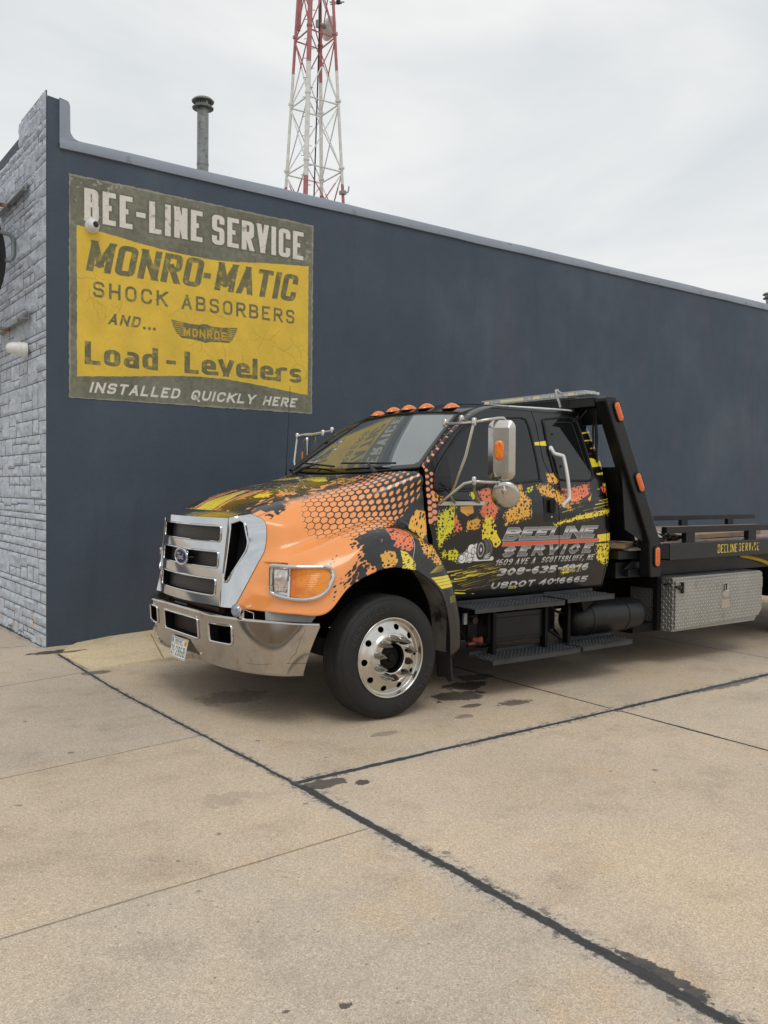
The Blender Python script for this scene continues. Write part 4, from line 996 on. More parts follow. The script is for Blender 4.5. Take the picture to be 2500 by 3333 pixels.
# black field at the rear of the fender and cowl
bf = cv.poly([(1.07, 2.2), (1.10, 1.69), (1.10, 1.57), (1.16, 1.51), (1.22, 1.45), (1.22, 1.39), (1.17, 1.30), (1.30, 1.28), (1.42, 1.22), (1.62, 1.20), (2.05, 1.10), (2.05, 2.2)], ragged(cv, 5, .05))
cv.put(bf, BLK)
tr_ = sstep(.55, .9, 1 - np.abs(X - 1.04) / .3) * sstep(1.32, 1.42, S)
sp = holes(cv, .85 * sstep(.62, 1.12, X + .08 * (S - 1.6)) * sstep(1.28, 1.44, S) * sstep(.32, .60, fbm(X, S, 6, 3, 14)), 77, 23)
cv.put(sp, BLK)
sp = holes(cv, 1.9 * sstep(.90, 1.14, X) * sstep(1.24, 1.36, S) * sstep(1.74, 1.6, S), 79, 28)
cv.put(sp, BLK)
for c, pts, hl in [
    (REDO, [(1.321, 1.304), (1.399, 1.311), (1.474, 1.375), (1.507, 1.473), (1.463, 1.504), (1.461, 1.596), (1.416, 1.638), (1.332, 1.572), (1.269, 1.52), (1.308, 1.475), (1.268, 1.453), (1.264, 1.301)], .25),
    (AMBER, [(1.143, 1.594), (1.202, 1.552), (1.283, 1.585), (1.304, 1.708), (1.267, 1.763), (1.184, 1.735), (1.159, 1.699), (1.161, 1.621)], .22),
    (YELLOW, [(1.331, 1.583), (1.392, 1.641), (1.433, 1.746), (1.463, 1.839), (1.462, 1.99), (1.332, 1.84), (1.349, 1.794)], .25),
    (AMBER, [(1.56, 1.49), (1.62, 1.50), (1.68, 1.60), (1.72, 1.76), (1.72, 1.85), (1.60, 1.83), (1.545, 1.75), (1.535, 1.62)], .35),
    (AMBER, [(1.525, 1.331), (1.619, 1.274), (1.656, 1.276), (1.735, 1.361), (1.735, 1.53), (1.562, 1.393)], .25),
    (AMBER, [(1.60, 1.44), (1.73, 1.40), (1.73, 1.54), (1.64, 1.53)], .4)]:
    i = int(pts[0][0] * 1000)
    m = cv.poly(pts, ragged(cv, i % 50, .008)) * (1 - holes(cv, hl * 1.0, i % 97, 26, bbox(pts)))
    cv.put(m, c)
cv.put(cv.seg((1.50, 1.36), (1.47, 1.60), .006) + cv.seg((1.47, 1.60), (1.40, 1.99), .006), (214, 206, 196))
# art across the top of the hood
top = sstep(.74, .60, S + .06 * (fbm(X, S, 12, 3, 5) - .5))
stk = fbm(X * .35 + S * 0, S, 26, 3, 11)
cv.put(top * sstep(.54, .57, stk) * sstep(.30, .34, X) * .95, BLK)
cv.put(top * sstep(.55, .58, fbm(X, S, 24, 3, 12)) * sstep(.30, .34, S), BLK)
cv.put(sstep(1.10, 1.12, X + .2 * fbm(X, S, 18, 3, 5)) * sstep(.60, .57, S + .1 * fbm(X, S, 24, 3, 6)), BLK)
for c, pts, hl in [(YELLOW, [(.36, .0), (.36, .16), (.55, .12), (.74, .02), (.74, 0)], .1), (YELLOW, [(.557, .38), (.68, .31), (.75, .43), (.643, .46), (.54, .44)], .1),
                   (YELLOW, [(1.16, .10), (1.30, .06), (1.32, .26), (1.20, .46), (1.15, .40)], .15), (AMBER, [(1.2, .48), (1.35, .45), (1.36, .66), (1.22, .68)], .4),
                   (YELLOW, [(1.0, .0), (1.08, .0), (1.05, .2), (.98, .2)], .1)]:
    cv.put(cv.poly(pts, ragged(cv, 9, .02)) * (1 - holes(cv, hl * 1.2, 9, 40)), c)
hb = cv.poly([(.74, .0), (1.08, .0), (1.10, .50), (.90, .60), (.78, .34)], ragged(cv, 13, .03))
cv.put(hb, BLK)
for k in range(70):
    x0 = .80 + .26 * random.random(); s0 = .02 + .50 * random.random()
    cv.put(cv.seg((x0, s0), (x0 - .012, s0 + .06 * random.random() + .02), .012 * random.random() + .004, .003), random.choice([(210, 208, 204), (170, 168, 166), (232, 230, 226), (226, 120, 66)]))
cv.put(sp * 0, BLK)
sp = holes(cv, 1.7, 31, 34, (.34, .15, .8, .85)) * cv.poly([(.38, .20), (.40, .50), (.54, .76), (.68, .75), (.74, .55), (.52, .25)], ragged(cv, 33, .06)) * (fbm(X, S, 8, 3, 19) > .44)
cv.put(sp, BLK)
M_hood = imgmat('hood_wrap', cv.image('hood_art'), .22, coat=.6, wear=.05)
HOODC = cv
# fender tail, in (x, z)
cv = Cv(1.40, .38, 2.02, 1.30, 420, BLK)
cv.put(cv.poly([(1.609, .995), (1.83, 1.005), (1.86, .915), (1.711, .905)], ragged(cv, 3, .004)), YELLOW)
for k in range(7): cv.put(cv.seg((1.60, .985 - .012 * k), (1.86, 1.0 - .012 * k), .003, .001) * (k % 2), BLK)
cv.put(cv.poly([(1.58, 1.14), (1.60, 1.24), (1.70, 1.24), (1.735, 1.14), (1.73, 1.085), (1.68, 1.08)], ragged(cv, 5, .006)) * (1 - holes(cv, .42, 5, 46)), AMBER)
for k in range(8): cv.put(cv.seg((1.60 + .01 * k, 1.03 + .006 * k), (1.72 + .01 * k, 1.035 + .006 * k), .004, .001), YELLOW)
for k in range(5): cv.put(cv.seg((1.80, .80 + .01 * k), (1.90, .805 + .01 * k), .004, .001), YELLOW)
M_tail = imgmat('fender_wrap', cv.image('tail_art'), .28, coat=.5, wear=.1)
TAILC = cv

# ---- hood and fender shell
def hood_grid(nr=22, nc=20):
    Gd = cr(cr(np.array(HC_), nr, 0), nc, 1)
    d = np.linalg.norm(np.diff(Gd, axis=1), axis=2)
    s = np.concatenate([np.zeros((len(Gd), 1)), np.cumsum(d, 1)], 1)
    U = np.stack([(Gd[..., 0] - HOODC.x0) / (HOODC.x1 - HOODC.x0), (s - HOODC.y0) / (HOODC.y1 - HOODC.y0)], -1)
    x, h, z = Gd[..., 0], Gd[..., 1], Gd[..., 2]
    zt = 1.130 - .05 * (h - .8); zb = .965 - .10 * (h - .8)
    m = sstep(.78, .975, h) * (1 - sstep(.985, 1.0, h)) * sstep(zb - .05, zb + .03, z) * (1 - sstep(zt - .012, zt + .006, z)) * (x < .7)
    Gd = Gd.copy(); Gd[..., 0] += .085 * m
    T = cr(cr(np.array(TAIL), 12, 0), 16, 1)
    UT = np.stack([(T[..., 0] - TAILC.x0) / (TAILC.x1 - TAILC.x0), (T[..., 2] - TAILC.y0) / (TAILC.y1 - TAILC.y0)], -1)
    return Gd, U, T, UT
Gd, Ud, Td, Ut = hood_grid()
b = MB()
for s in (1, -1):
    b.grid(W4(Gd, s), flip=(s < 0), uv=Ud, mi=0)
    b.grid(W4(Td, s), flip=(s < 0), uv=Ut, mi=1)
hood = b.build('hood', [M_hood, M_tail], truck, smooth=60)
sm = hood.modifiers.new('shell', 'SOLIDIFY'); sm.thickness = .012; sm.offset = -1
# inner wheel housing: pale inside skin, black liner
M_inner = mat('fender_inside', (140, 137, 129), .7, var=.25, scale=4, dirt=((50, 48, 45), .48, .66, 5))
for s in (1, -1):
    b = MB()
    arch = [(.74, .80), (.80, .98), (.94, 1.12), (1.10, 1.20), (1.30, 1.21), (1.47, 1.16), (1.62, 1.06), (1.74, .92), (1.83, .72), (1.86, .42)]
    A = cr(np.array([[(x, h, z - (.0 if h > 1.1 else .02)) for h in (1.215, 1.10, .98)] for x, z in arch]), 5, 0)
    b.grid(W4(A, s)); b.build('fender_liner', M_inner, truck, smooth=60)
    b = MB()
    A = cr(np.array([[(x, h, z) for h in (.98, .45)] for x, z in arch]), 5, 0)
    b.grid(W4(A, s)); 
    b.build('wheel_well', M_blackm, truck, smooth=60)
# seam between the lower corner panel and the fender, behind the lamp
b = MB(); b.tube([P3(.79, 1.228, 1.03), P3(.83, 1.238, .99), P3(.87, 1.25, .945)], .0035, 6); b.build('panel_seam', M_rubber, truck)

# ---- grille
def gfront(u, v, off=0.0):
    """u -1..1 across, v 0..1 up: chrome face of the grille"""
    h = u * (.535 + .03 * v)
    x = (.20 + .045 * v) + (.055 + .01 * v) * u * u - off
    return np.stack([x, h, .80 + .625 * v], -1)
rows_ = [(.868, .988, .53), (1.068, 1.183, .53), (1.255, 1.367, .53)]
nu, nv = 300, 160
uu, vv = np.meshgrid(np.linspace(-1, 1, nu), np.linspace(0, 1, nv), indexing='ij')
F = gfront(uu, vv)
hc = (F[..., 1] + np.roll(F[..., 1], -1, 0))[:-1, :-1] / 2; zc = (F[..., 2] + np.roll(F[..., 2], -1, 1))[:-1, :-1] / 2
keep = np.ones(hc.shape, bool)
def rrect(h, z, h0, z0, hw_, hz_, r):
    dx = np.abs(h - h0) - hw_ + r; dz = np.abs(z - z0) - hz_ + r
    return np.hypot(np.maximum(dx, 0), np.maximum(dz, 0)) + np.minimum(np.maximum(dx, dz), 0) - r
HWg = [.478, .488, .498]
for (z0, z1, _), hw_ in zip(rows_, HWg): keep &= rrect(hc, zc, 0, (z0 + z1) / 2, hw_, (z1 - z0) / 2, .022) > 0
b = MB(); b.grid(W3(F), keep=keep)
# cheeks that sweep back to the hood
Ho = cr(np.array([HC_[0][2], HC_[0][3], HC_[0][4], HC_[0][5], HC_[0][6], HC_[0][7]]), 24, 0)
Ho = Ho + np.array([-.004, .004, 0])
zin = np.linspace(0, 1, len(Ho))
Hi = gfront(np.ones(len(Ho)), np.interp(Ho[:, 2], [.80, 1.425], [0, 1])) if False else gfront(np.ones(len(Ho)), 1 - zin)
nb_ = 90
tt = np.linspace(0, 1, nb_)
CH = Hi[:, None, :] * (1 - tt)[None, :, None] + Ho[:, None, :] * tt[None, :, None]
CH[..., 0] += (-.028 * np.sin(math.pi * tt) ** 1.0)[None, :] * (1 - .35 * zin)[:, None]
CH = cr(CH, 2, 0)
# intake slot cut through the cheek, drawn in (t, v)
vC = np.linspace(1, 0, CH.shape[0])
slot = [(.17, .925), (.60, .925), (.64, .62), (.30, .27), (.14, .27)]
def inpoly(x, y, P):
    ins = np.zeros(x.shape, bool)
    for i in range(len(P)):
        (xa, ya), (xb, yb) = P[i], P[(i + 1) % len(P)]
        if ya == yb: continue
        ins ^= ((ya > y) != (yb > y)) & (x < (xb - xa) * (y - ya) / (yb - ya) + xa)
    return ins
slot_s = _round([(*slot[-1], 0)] + [(*q, 1) for q in slot] + [(*slot[0], 0)], .06, 6)[1:-1]; slot_s.append(slot_s[0])
TT, VV = np.meshgrid(tt, vC, indexing='xy')
kc = ~inpoly((TT[:-1, :-1] + TT[1:, 1:]) / 2, (VV[:-1, :-1] + VV[1:, 1:]) / 2, slot_s)
for s in (1, -1): b.grid(W3(CH, s), keep=kc, flip=(s > 0))
# polished cap from the grille top back to the hood skin
r0 = np.array([HC_[0][0], HC_[0][1], HC_[0][2]])
for s in (1, -1):
    back = cr(r0, 20, 0); us = np.linspace(0, 1, len(back))
    front = gfront(us, np.ones(len(back)))
    C3 = np.stack([front * (1 - q) + back * q + np.array([0, 0, .012]) * math.sin(math.pi * q) for q in np.linspace(0, 1, 9)], 0)
    b.grid(W3(C3, s), flip=(s > 0))
grille = b.build('grille_surround', M_chrome, truck, smooth=50)
# bright bead round every opening + dark returns + mesh
b = MB()
def loop_pts(z0, z1, hw_, off):
    r = .022; q = []
    for cx_, cz_, a0 in ((hw_ - r, z1 - r, 0), (-(hw_ - r), z1 - r, 90), (-(hw_ - r), z0 + r, 180), (hw_ - r, z0 + r, 270)):
        for a in np.linspace(a0, a0 + 90, 6):
            q.append((cx_ + r * math.cos(R(a)), cz_ + r * math.sin(R(a))))
    pts = []
    for i in range(len(q)):
        (h0, za), (h1, zb_) = q[i], q[(i + 1) % len(q)]
        n_ = 14 if abs(h1 - h0) > .2 else 1
        for k in range(n_):
            h = h0 + (h1 - h0) * k / n_; zz_ = za + (zb_ - za) * k / n_
            v = (zz_ - .80) / .625; u = h / (.535 + .03 * v)
            pts.append(gfront(np.array(u), np.array(v), off))
    return [P3(*p) for p in pts]
for (z0, z1, _), hw_ in zip(rows_, HWg): b.tube(loop_pts(z0, z1, hw_, .003), .0065, 8, closed=True)
SLOT3 = []
for (t_, v_) in slot_s[:-1]:
    i = int(round((1 - v_) * (CH.shape[0] - 1))); j = t_ * (nb_ - 1); j0 = int(j); SLOT3.append(CH[i, j0] * (1 - (j - j0)) + CH[i, min(j0 + 1, nb_ - 1)] * (j - j0))
SLOT3 = np.array(SLOT3)
for s in (1, -1): b.tube([tuple(p) for p in W3(SLOT3 + np.array([-.004, .002, 0]), s)], .007, 8, closed=True)
b.build('grille_bead', M_chrome, grille)
b = MB()
for (z0, z1, _), hw_ in zip(rows_, HWg):
    p0 = np.array(loop_pts(z0, z1, hw_, 0)); p1 = p0 + np.array([.06, 0, 0])
    b.grid(np.stack([np.vstack([p0, p0[:1]]), np.vstack([p1, p1[:1]])], 0))
for s in (1, -1):
    p0 = W3(SLOT3, s); p1 = p0 + np.array([.10, s * .05, 0]); p1c = p1.mean(0)
    b.grid(np.stack([np.vstack([p0, p0[:1]]), np.vstack([p1, p1[:1]])], 0))
    b.add(p1, [tuple(range(len(p1)))])
b.build('grille_opening', M_blackm, grille, smooth=50)
g = G('grille_mesh')
sp = g.n('SeparateXYZ'); g.put(sp.inputs[0], g.co())
cmb = g.n('CombineXYZ'); g.put(cmb.inputs[0], g.math('MULTIPLY', sp.outputs[1], 1.0)); g.put(cmb.inputs[1], sp.outputs[2])
vd = g.voro(88, 'Distance', 'DISTANCE_TO_EDGE', .0, cmb.outputs[0])
wire = g.step(.16, .07, vd)
vd2 = g.n('TexVoronoi', feature='DISTANCE_TO_EDGE'); vd2.voronoi_dimensions = '2D'; vd2.inputs['Scale'].default_value = 84; vd2.inputs['Randomness'].default_value = 0.25
g.put(vd2.inputs['Vector'], cmb.outputs[0]); wire = g.step(.13, .05, vd2.outputs['Distance'])
M_mesh = g.set(Base_Color=g.mix(wire, (.006, .006, .006), lin((128, 120, 112))), Metallic=g.math('MULTIPLY', wire, .7), Roughness=.42, Normal=g.bump(wire, .8, .004))
b = MB()
q_ = gfront(*np.meshgrid(np.linspace(-.93, .93, 20), np.linspace(.05, .95, 12), indexing='ij'), -.055); b.grid(W3(q_)); b.build('grille_mesh', M_mesh, truck)
# radiator block behind
b = MB(); b.box(P3(.36, .5, .82), P3(.44, -.5, 1.40)); b.build('radiator', M_chassis, truck, smooth=0)
# oval badge
bc = Vector(P3(.205, .0, 1.122)); bt = Vector((-1, 0, .05)).normalized()
def oval(a, q, x): return [Vector((x, YC - a * math.cos(k), 1.122 + q * math.sin(k))) for k in np.linspace(0, 2 * math.pi, 49)[:-1]]
b = MB()
b.tube(oval(.110, .060, .201), .008, 10, closed=True)
o1 = oval(.110, .060, .205); o2 = oval(.11, .06, .25); b.add(o1 + o2, [(i, (i + 1) % 48, 48 + (i + 1) % 48, 48 + i) for i in range(48)])
badge = b.build('badge', M_chrome, truck)
M_blue = mat('badge_blue', (24, 32, 84), .35, var=.15, scale=20, spec=.2)
b = MB(); o = oval(.104, .055, .199); b.add(o + [Vector((.191, YC, 1.122))], [(i, (i + 1) % 48, 48) for i in range(48)]); b.build('badge_field', M_blue, badge)
b = MB(); b.tube(oval(.096, .049, .1945), .0016, 6, closed=True)
def script(P, r=.0034):
    P = cr(np.array(P), 6, 0); b.tube([(.1915 - .0012 * math.cos(p[0] * 20), YC - p[0], 1.122 + p[1]) for p in P], r, 6)
script([(-.064, -.012), (-.060, -.026), (-.046, -.024), (-.036, -.004), (-.026, .018)], .004)
script([(-.060, .006), (-.050, .024), (-.03, .022), (-.012, .018), (.004, .024)], .0042)
script([(-.046, -.001), (-.032, .001), (-.022, .001)])
script([(-.008, .003), (-.018, -.004), (-.016, -.018), (-.004, -.018), (.002, -.006), (-.006, .003)])
script([(.004, .002), (.010, .002), (.008, -.018)]); script([(.010, -.004), (.018, .003), (.026, .001)])
script([(.044, .0), (.032, .0), (.027, -.012), (.034, -.019), (.046, -.012), (.056, .024)]); script([(.056, .024), (.047, -.014), (.054, -.020), (.062, -.012)])
b.build('badge_script', M_silver, badge)

# ---- bumper
topc = cr(np.array([(.186, 0), (.187, .25), (.191, .46), (.207, .60), (.272, .79), (.38, .96), (.50, 1.11), (.655, 1.252)]), 20, 0)
botc = cr(np.array([(.228, 0), (.229, .25), (.236, .44), (.248, .58), (.292, .79), (.36, .96), (.455, 1.085), (.587, 1.150)]), 20, 0)
def bump_pt(i, v):
    """v 0 bottom .. 1 top"""
    x = botc[i, 0] * (1 - v) + topc[i, 0] * v - .010 * math.sin(math.pi * v)
    h = botc[i, 1] * (1 - v) + topc[i, 1] * v
    return x, h
nb = len(topc)
BH = []
vs_ = np.linspace(0, 1, 74)
half = np.array([[(*bump_pt(i, v), .385 + (.350 - .018 * (topc[i, 1] / 1.25) ** 2) * v) for v in vs_] for i in range(nb)])
lz = half[:, -1, 2] - .717
lip = np.array([[(half[i, -1, 0] - .010, half[i, -1, 1] + .004, .722 + lz[i]), (half[i, -1, 0] - .006, half[i, -1, 1] + .002, .734 + lz[i]), (half[i, -1, 0] + .012, half[i, -1, 1] - .004, .738 + lz[i]), (half[i, -1, 0] + .05, half[i, -1, 1] - .02, .732 + lz[i]), (half[i, -1, 0] + .12, half[i, -1, 1] - .07, .722)] for i in range(nb)])
low = np.array([[(half[i, 0, 0] + .05, half[i, 0, 1] - .03, .366), (half[i, 0, 0] + .02, half[i, 0, 1] - .008, .368), (half[i, 0, 0] + .004, half[i, 0, 1], .374)] for i in range(nb)])
half = np.concatenate([low, half, lip], 1)
lefth = half[:0:-1].copy(); lefth[..., 1] = -np.where(lefth[..., 1] > .6, .6 + (lefth[..., 1] - .6) * .86, lefth[..., 1]); full = np.concatenate([lefth, half], 0)
full = np.concatenate([cr(full[:, :], 3, 0)], 0)
hcen = (full[:-1, :-1, 1] + full[1:, 1:, 1]) / 2; zcen = (full[:-1, :-1, 2] + full[1:, 1:, 2]) / 2
kb = np.ones(hcen.shape, bool)
BO = [(.02, .618, .308, .072, .02), (.625, .622, .125, .066, .022), (-.555, .626, .115, .066, .022)]
for (h0, z0, hw_, hz_, r) in BO: kb &= rrect(hcen, zcen, h0, z0, hw_, hz_, r) > 0
b = MB(); b.grid(W3(full), keep=kb, flip=True)
bumper = b.build('bumper', M_bumper, truck, smooth=60)
def bump_at(h, z):
    v = min(1, max(0, (z - .385) / .345)); a = abs(h)
    hs = [bump_pt(i, v)[1] for i in range(nb)]; xs_ = [bump_pt(i, v)[0] for i in range(nb)]
    return float(np.interp(a, hs, xs_))
def brr(h0, z0, hw_, hz_, r, off=0.0, n=5):
    q = []
    for sx_, sz_, a0 in ((1, 1, 0), (-1, 1, 90), (-1, -1, 180), (1, -1, 270)):
        for a in np.linspace(a0, a0 + 90, n): q.append((h0 + sx_ * (hw_ - r) + r * math.cos(R(a)), z0 + sz_ * (hz_ - r) + r * math.sin(R(a))))
    out_ = []
    for i in range(len(q)):
        (ha, za), (hb_, zb_) = q[i], q[(i + 1) % len(q)]
        m_ = 8 if abs(hb_ - ha) > .08 else 1
        for k in range(m_):
            h = ha + (hb_ - ha) * k / m_; zz_ = za + (zb_ - za) * k / m_
            out_.append((bump_at(h, zz_) - off, h, zz_))
    return out_
b = MB(); b2 = MB()
for B_ in BO:
    L_ = brr(*B_, off=.004); b.tube([P3(*p) for p in L_], .008, 8, closed=True)
    p0 = W3(np.array(brr(*B_))); p1 = p0 + np.array([.07, 0, 0]); b2.grid(np.stack([np.vstack([p0, p0[:1]]), np.vstack([p1, p1[:1]])], 0))
b.build('opening_rim', M_chrome, bumper); b2.build('opening_return', M_blackm, bumper)
M_brown = mat('rusty_brown', (64, 46, 38), .6, .3, var=.35, scale=6, dirt=((110, 70, 46), .6, .72, 9))
b = MB(); b.box(P3(.27, .36, .50), P3(.33, -.32, .72)); b.build('crossmember', M_brown, truck, bevel=.006)
b = MB(); b.tube([P3(.31, .47, .765), P3(.30, .2, .768), P3(.31, -.34, .77)], .030, 12); b.build('air_hose', M_brown, truck)
b = MB(); b.tube([P3(.29, .70, .60), P3(.33, .62, .60), P3(.33, .56, .62)], .018, 10); b.build('tow_hook', M_chassis, truck); b = MB(); b.tube([P3(.29, -.63, .6), P3(.33, -.55, .60)], .018, 10); b.build('tow_hook', M_chassis, truck)
for h0 in (-.52, .32): 
    for z0 in (.70, .43):
        b = MB(); b.lathe([(.013, -.004), (.012, .004), (.006, .009), (0, .010)], P3(bump_at(h0, z0), h0, z0), (-1, 0, 0), 14); b.build('bumper_bolt', M_alu, bumper)
# crack in the plated plastic
b = MB(); zs = [.70, .665, .63, .60, .56, .53, .50, .462]; hs_ = [1.185, 1.18, 1.165, 1.162, 1.15, 1.145, 1.125, 1.115]
P = [P3(bump_at(h, z) - .001, h + .002, z) for h, z in zip(hs_, zs)]; b.tube(P, [.0006, .0009, .0013, .0010, .0014, .0012, .0012, .0006], 5)
b.tube([P3(bump_at(h, z) - .001, h + .002, z) for h, z in [(1.115, .462), (1.02, .452), (.95, .442), (.86, .44)]], [.0011, .0009, .0007, .0004], 5)
b.tube([P3(bump_at(h, z) - .001, h + .002, z) for h, z in [(1.115, .462), (1.17, .460), (1.235, .468)]], [.001, .0008, .0005], 5)
b.build('bumper_crack', M_rubber, bumper)
# licence plate
cv = Cv(0, 0, .305, .152, 2400, (226, 228, 222))
cv.put(cv.poly([(.004, .004), (.301, .004), (.301, .148), (.004, .148)]) - cv.poly([(.007, .007), (.298, .007), (.298, .145), (.007, .145)]), (60, 60, 62))
cv.put(cv.poly([(.07, .138), (.235, .138), (.235, .141), (.07, .141)]), (40, 40, 60))
cv.put(cv.poly([(.012, .100), (.052, .100), (.052, .140), (.012, .140)]), (120, 146, 196)); cv.put(cv.poly([(.253, .100), (.293, .100), (.293, .140), (.253, .140)]), (224, 178, 62))
cv.put(text(cv, 'NEBRASKA', .085, .114, .020, .0042, L=.135, gap=.003), (30, 32, 60)); cv.put(text(cv, 'COMMERCIAL TRUCK', .072, .098, .0105, .0022, L=.165, gap=.002), (40, 42, 60))
cv.put(text(cv, '28', .018, .108, .022, .004, L=.026, gap=.003), (70, 84, 130)); cv.put(text(cv, '02', .26, .108, .022, .004, L=.026, gap=.003), (110, 80, 20))
cv.put(text(cv, '21-286B', .022, .018, .070, .0085, L=.262, gap=.012, r=.4, seg=4), (44, 50, 52))
M_plate = imgmat('plate_art', cv.image('plate_art'), .4)
b = MB()
pl = np.array([[(.205 - .010 * math.sin(3 * q) + .02 * (k / 6.0) - .012 * (1 - k / 6.0) * (i / 10.0), -.155 + .305 * i / 10, .355 + .152 * k / 6) for k in range(7)] for i, q in enumerate(np.linspace(0, 1, 11))])
pl[..., 0] -= .028
pu = np.array([[(i / 10.0, k / 6.0) for k in range(7)] for i in range(11)])
b.grid(W3(pl), uv=pu, flip=True)
pb = pl + np.array([.002, 0, 0]); b.grid(W3(pb)); 
b.build('licence_plate', M_plate, truck, smooth=60)
# little fog lamp standing on the bumper
b = MB(); fc = Vector(P3(.27, .80, .80)); fa = Vector((-.9, -.42, .05)).normalized()
b.lathe([(0, -.10), (.026, -.10), (.032, -.05), (.040, -.03), (.043, -.005), (.044, .02), (.040, .026)], fc, fa, 28); 
fog = b.build('fog_lamp', M_chrome, truck)
M_lens = mat('clear_lens', (150, 160, 176), .06, .4, var=.2, scale=60, rvar=.03)
b = MB(); b.lathe([(.040, .024), (.03, .034), (0, .038)], fc, fa, 24); b.build('lens', M_lens, fog)
b = MB(); b.box(P3(.285, .835, .73), P3(.30, .79, .80)); b.tube([P3(.32, .82, .80), P3(.36, .86, .78), P3(.34, .90, .74)], .003, 5); b.build('bracket', M_alu, fog)
# grey filler plates between bumper and fender
for s in (1, -1):
    b = MB(); A = np.array([[(.40, .96, .70), (.40, .95, .81)], [(.47, 1.04, .70), (.48, 1.03, .81)], [(.56, 1.12, .70), (.60, 1.12, .81)], [(.61, 1.16, .70), (.70, 1.18, .81)]])
    b.grid(W3(A, s), flip=(s < 0)); b.build('filler_panel', mat('primer_grey', (150, 154, 154), .6, var=.1), truck, smooth=50)

# ---- headlamps
LPp = cr(np.array([(.30, .80), (.365, .90), (.425, .985), (.50, 1.065), (.60, 1.14), (.70, 1.195), (.80, 1.228), (.90, 1.245)]), 20, 0)
LT = np.linspace(-1, 6, len(LPp))
HV = hood_grid(44, 40)[0].reshape(-1, 3); HV = HV[(HV[:, 0] < 1.0) & (HV[:, 1] > .75) & (HV[:, 2] < 1.2)]
def lp(t, z, off=0.0):
    x = np.interp(t, LT, LPp[:, 0]); h = np.interp(t, LT, LPp[:, 1])
    e = .02; dx = np.interp(t + e, LT, LPp[:, 0]) - np.interp(t - e, LT, LPp[:, 0]); dh = np.interp(t + e, LT, LPp[:, 1]) - np.interp(t - e, LT, LPp[:, 1])
    l = math.hypot(dx, dh); nx, nh = -dh / l, dx / l
    d = HV - np.array([x, h, z]); al = d[:, 0] * nx + d[:, 1] * nh; rad = np.sqrt(np.maximum((d ** 2).sum(1) - al ** 2, 0))
    q = al[rad < .022]
    push = max(0.0, float(q.max())) if len(q) else 0.0
    off = off + push
    return (float(x + nx * off), float(h + nh * off), float(z))
bez = [(1.06, .985), (1.07, 1.10), (1.16, 1.117), (2.2, 1.112), (3.3, 1.112), (4.2, 1.111), (4.52, 1.098), (4.66, 1.065), (4.56, 1.02), (4.32, .965), (3.8, .918), (3.1, .898), (2.3, .902), (1.7, .912), (1.2, .926), (1.08, .942)]
M_refl = mat('lamp_reflector', (205, 200, 196), .12, .85, var=.25, scale=35, rvar=.08, bump=.5, bscale=55, bdist=.006)
g = G('amber_ribbed')
sp = g.n('SeparateXYZ'); g.put(sp.inputs[0], g.co())
rib = g.math('SINE', g.math('MULTIPLY', sp.outputs[2], 520))
M_rib = g.set(Base_Color=g.ramp(g.noise(9, 3), (.35, lin((214, 112, 22))), (.65, lin((240, 150, 34)))), Roughness=.12, Coat_Weight=.5, Normal=g.bump(rib, .25, .003))
for s in (1, -1):
    q = np.array(bez + bez[:1]); q = cr(q, 5, 0)[:-1]
    b = MB(); b.tube([P4(*lp(t, z, .020), s) for t, z in q], .0145, 10, closed=True)
    pts = [P4(*lp(t, z, .012), s) for t, z in q]; pt2 = [P4(*lp(t, z, -.05), s) for t, z in q]; n_ = len(q)
    b.add(pts + pt2, [(i, (i + 1) % n_, n_ + (i + 1) % n_, n_ + i) for i in range(n_)])
    for z0, z1 in ((.905, 1.112),): b.tube([P4(*lp(2.19, z, .020), s) for z in np.linspace(z0, z1, 6)], .011, 8)
    hl_ = b.build('headlight', M_chrome, truck)
    b = MB()
    qs = np.array(bez); 
    tg = np.linspace(2.25, 4.62, 50); zg = np.linspace(.90, 1.112, 34)
    A = np.array([[lp(t, z, .012 + .012 * math.sin(math.pi * (t - 2.25) / 2.4)) for z in zg] for t in tg])
    T_, Z_ = np.meshgrid((tg[1:] + tg[:-1]) / 2, (zg[1:] + zg[:-1]) / 2, indexing='ij')
    b.grid(W4(A, s), keep=inpoly(T_, Z_, [tuple(v) for v in q]), flip=(s > 0)); b.build('turn_signal', M_rib, hl_)
    b = MB(); A = np.array([[lp(t, z, .0) for z in np.linspace(.92, 1.112, 20)] for t in np.linspace(1.06, 2.19, 24)])
    b.grid(W4(A, s), flip=(s > 0)); b.build('reflector', M_refl, hl_)
    b = MB()
    A = np.array([[lp(t, z, .004 + .012 * math.sin(math.pi * (z - .945) / .145)) for z in np.linspace(.945, 1.09, 10)] for t in np.linspace(1.26, 2.08, 14)])
    b.grid(W4(A, s), flip=(s > 0))
    for k in range(4): b.lathe([(.014, 0), (.012, .006), (0, .008)], P4(*lp(1.42 + .18 * k, .955, .012), s), (-.7, -.7 * s, 0), 12)
    b.lathe([(.014, 0), (.012, .012), (0, .018)], P4(*lp(1.62, 1.04, .014), s), (-.7, -.7 * s, 0), 14)
    b.build('lamp_lens', mat('lamp_glass', (214, 204, 198), .08, .6, var=.3, scale=50, rvar=.05, bump=.4, bscale=70), hl_)
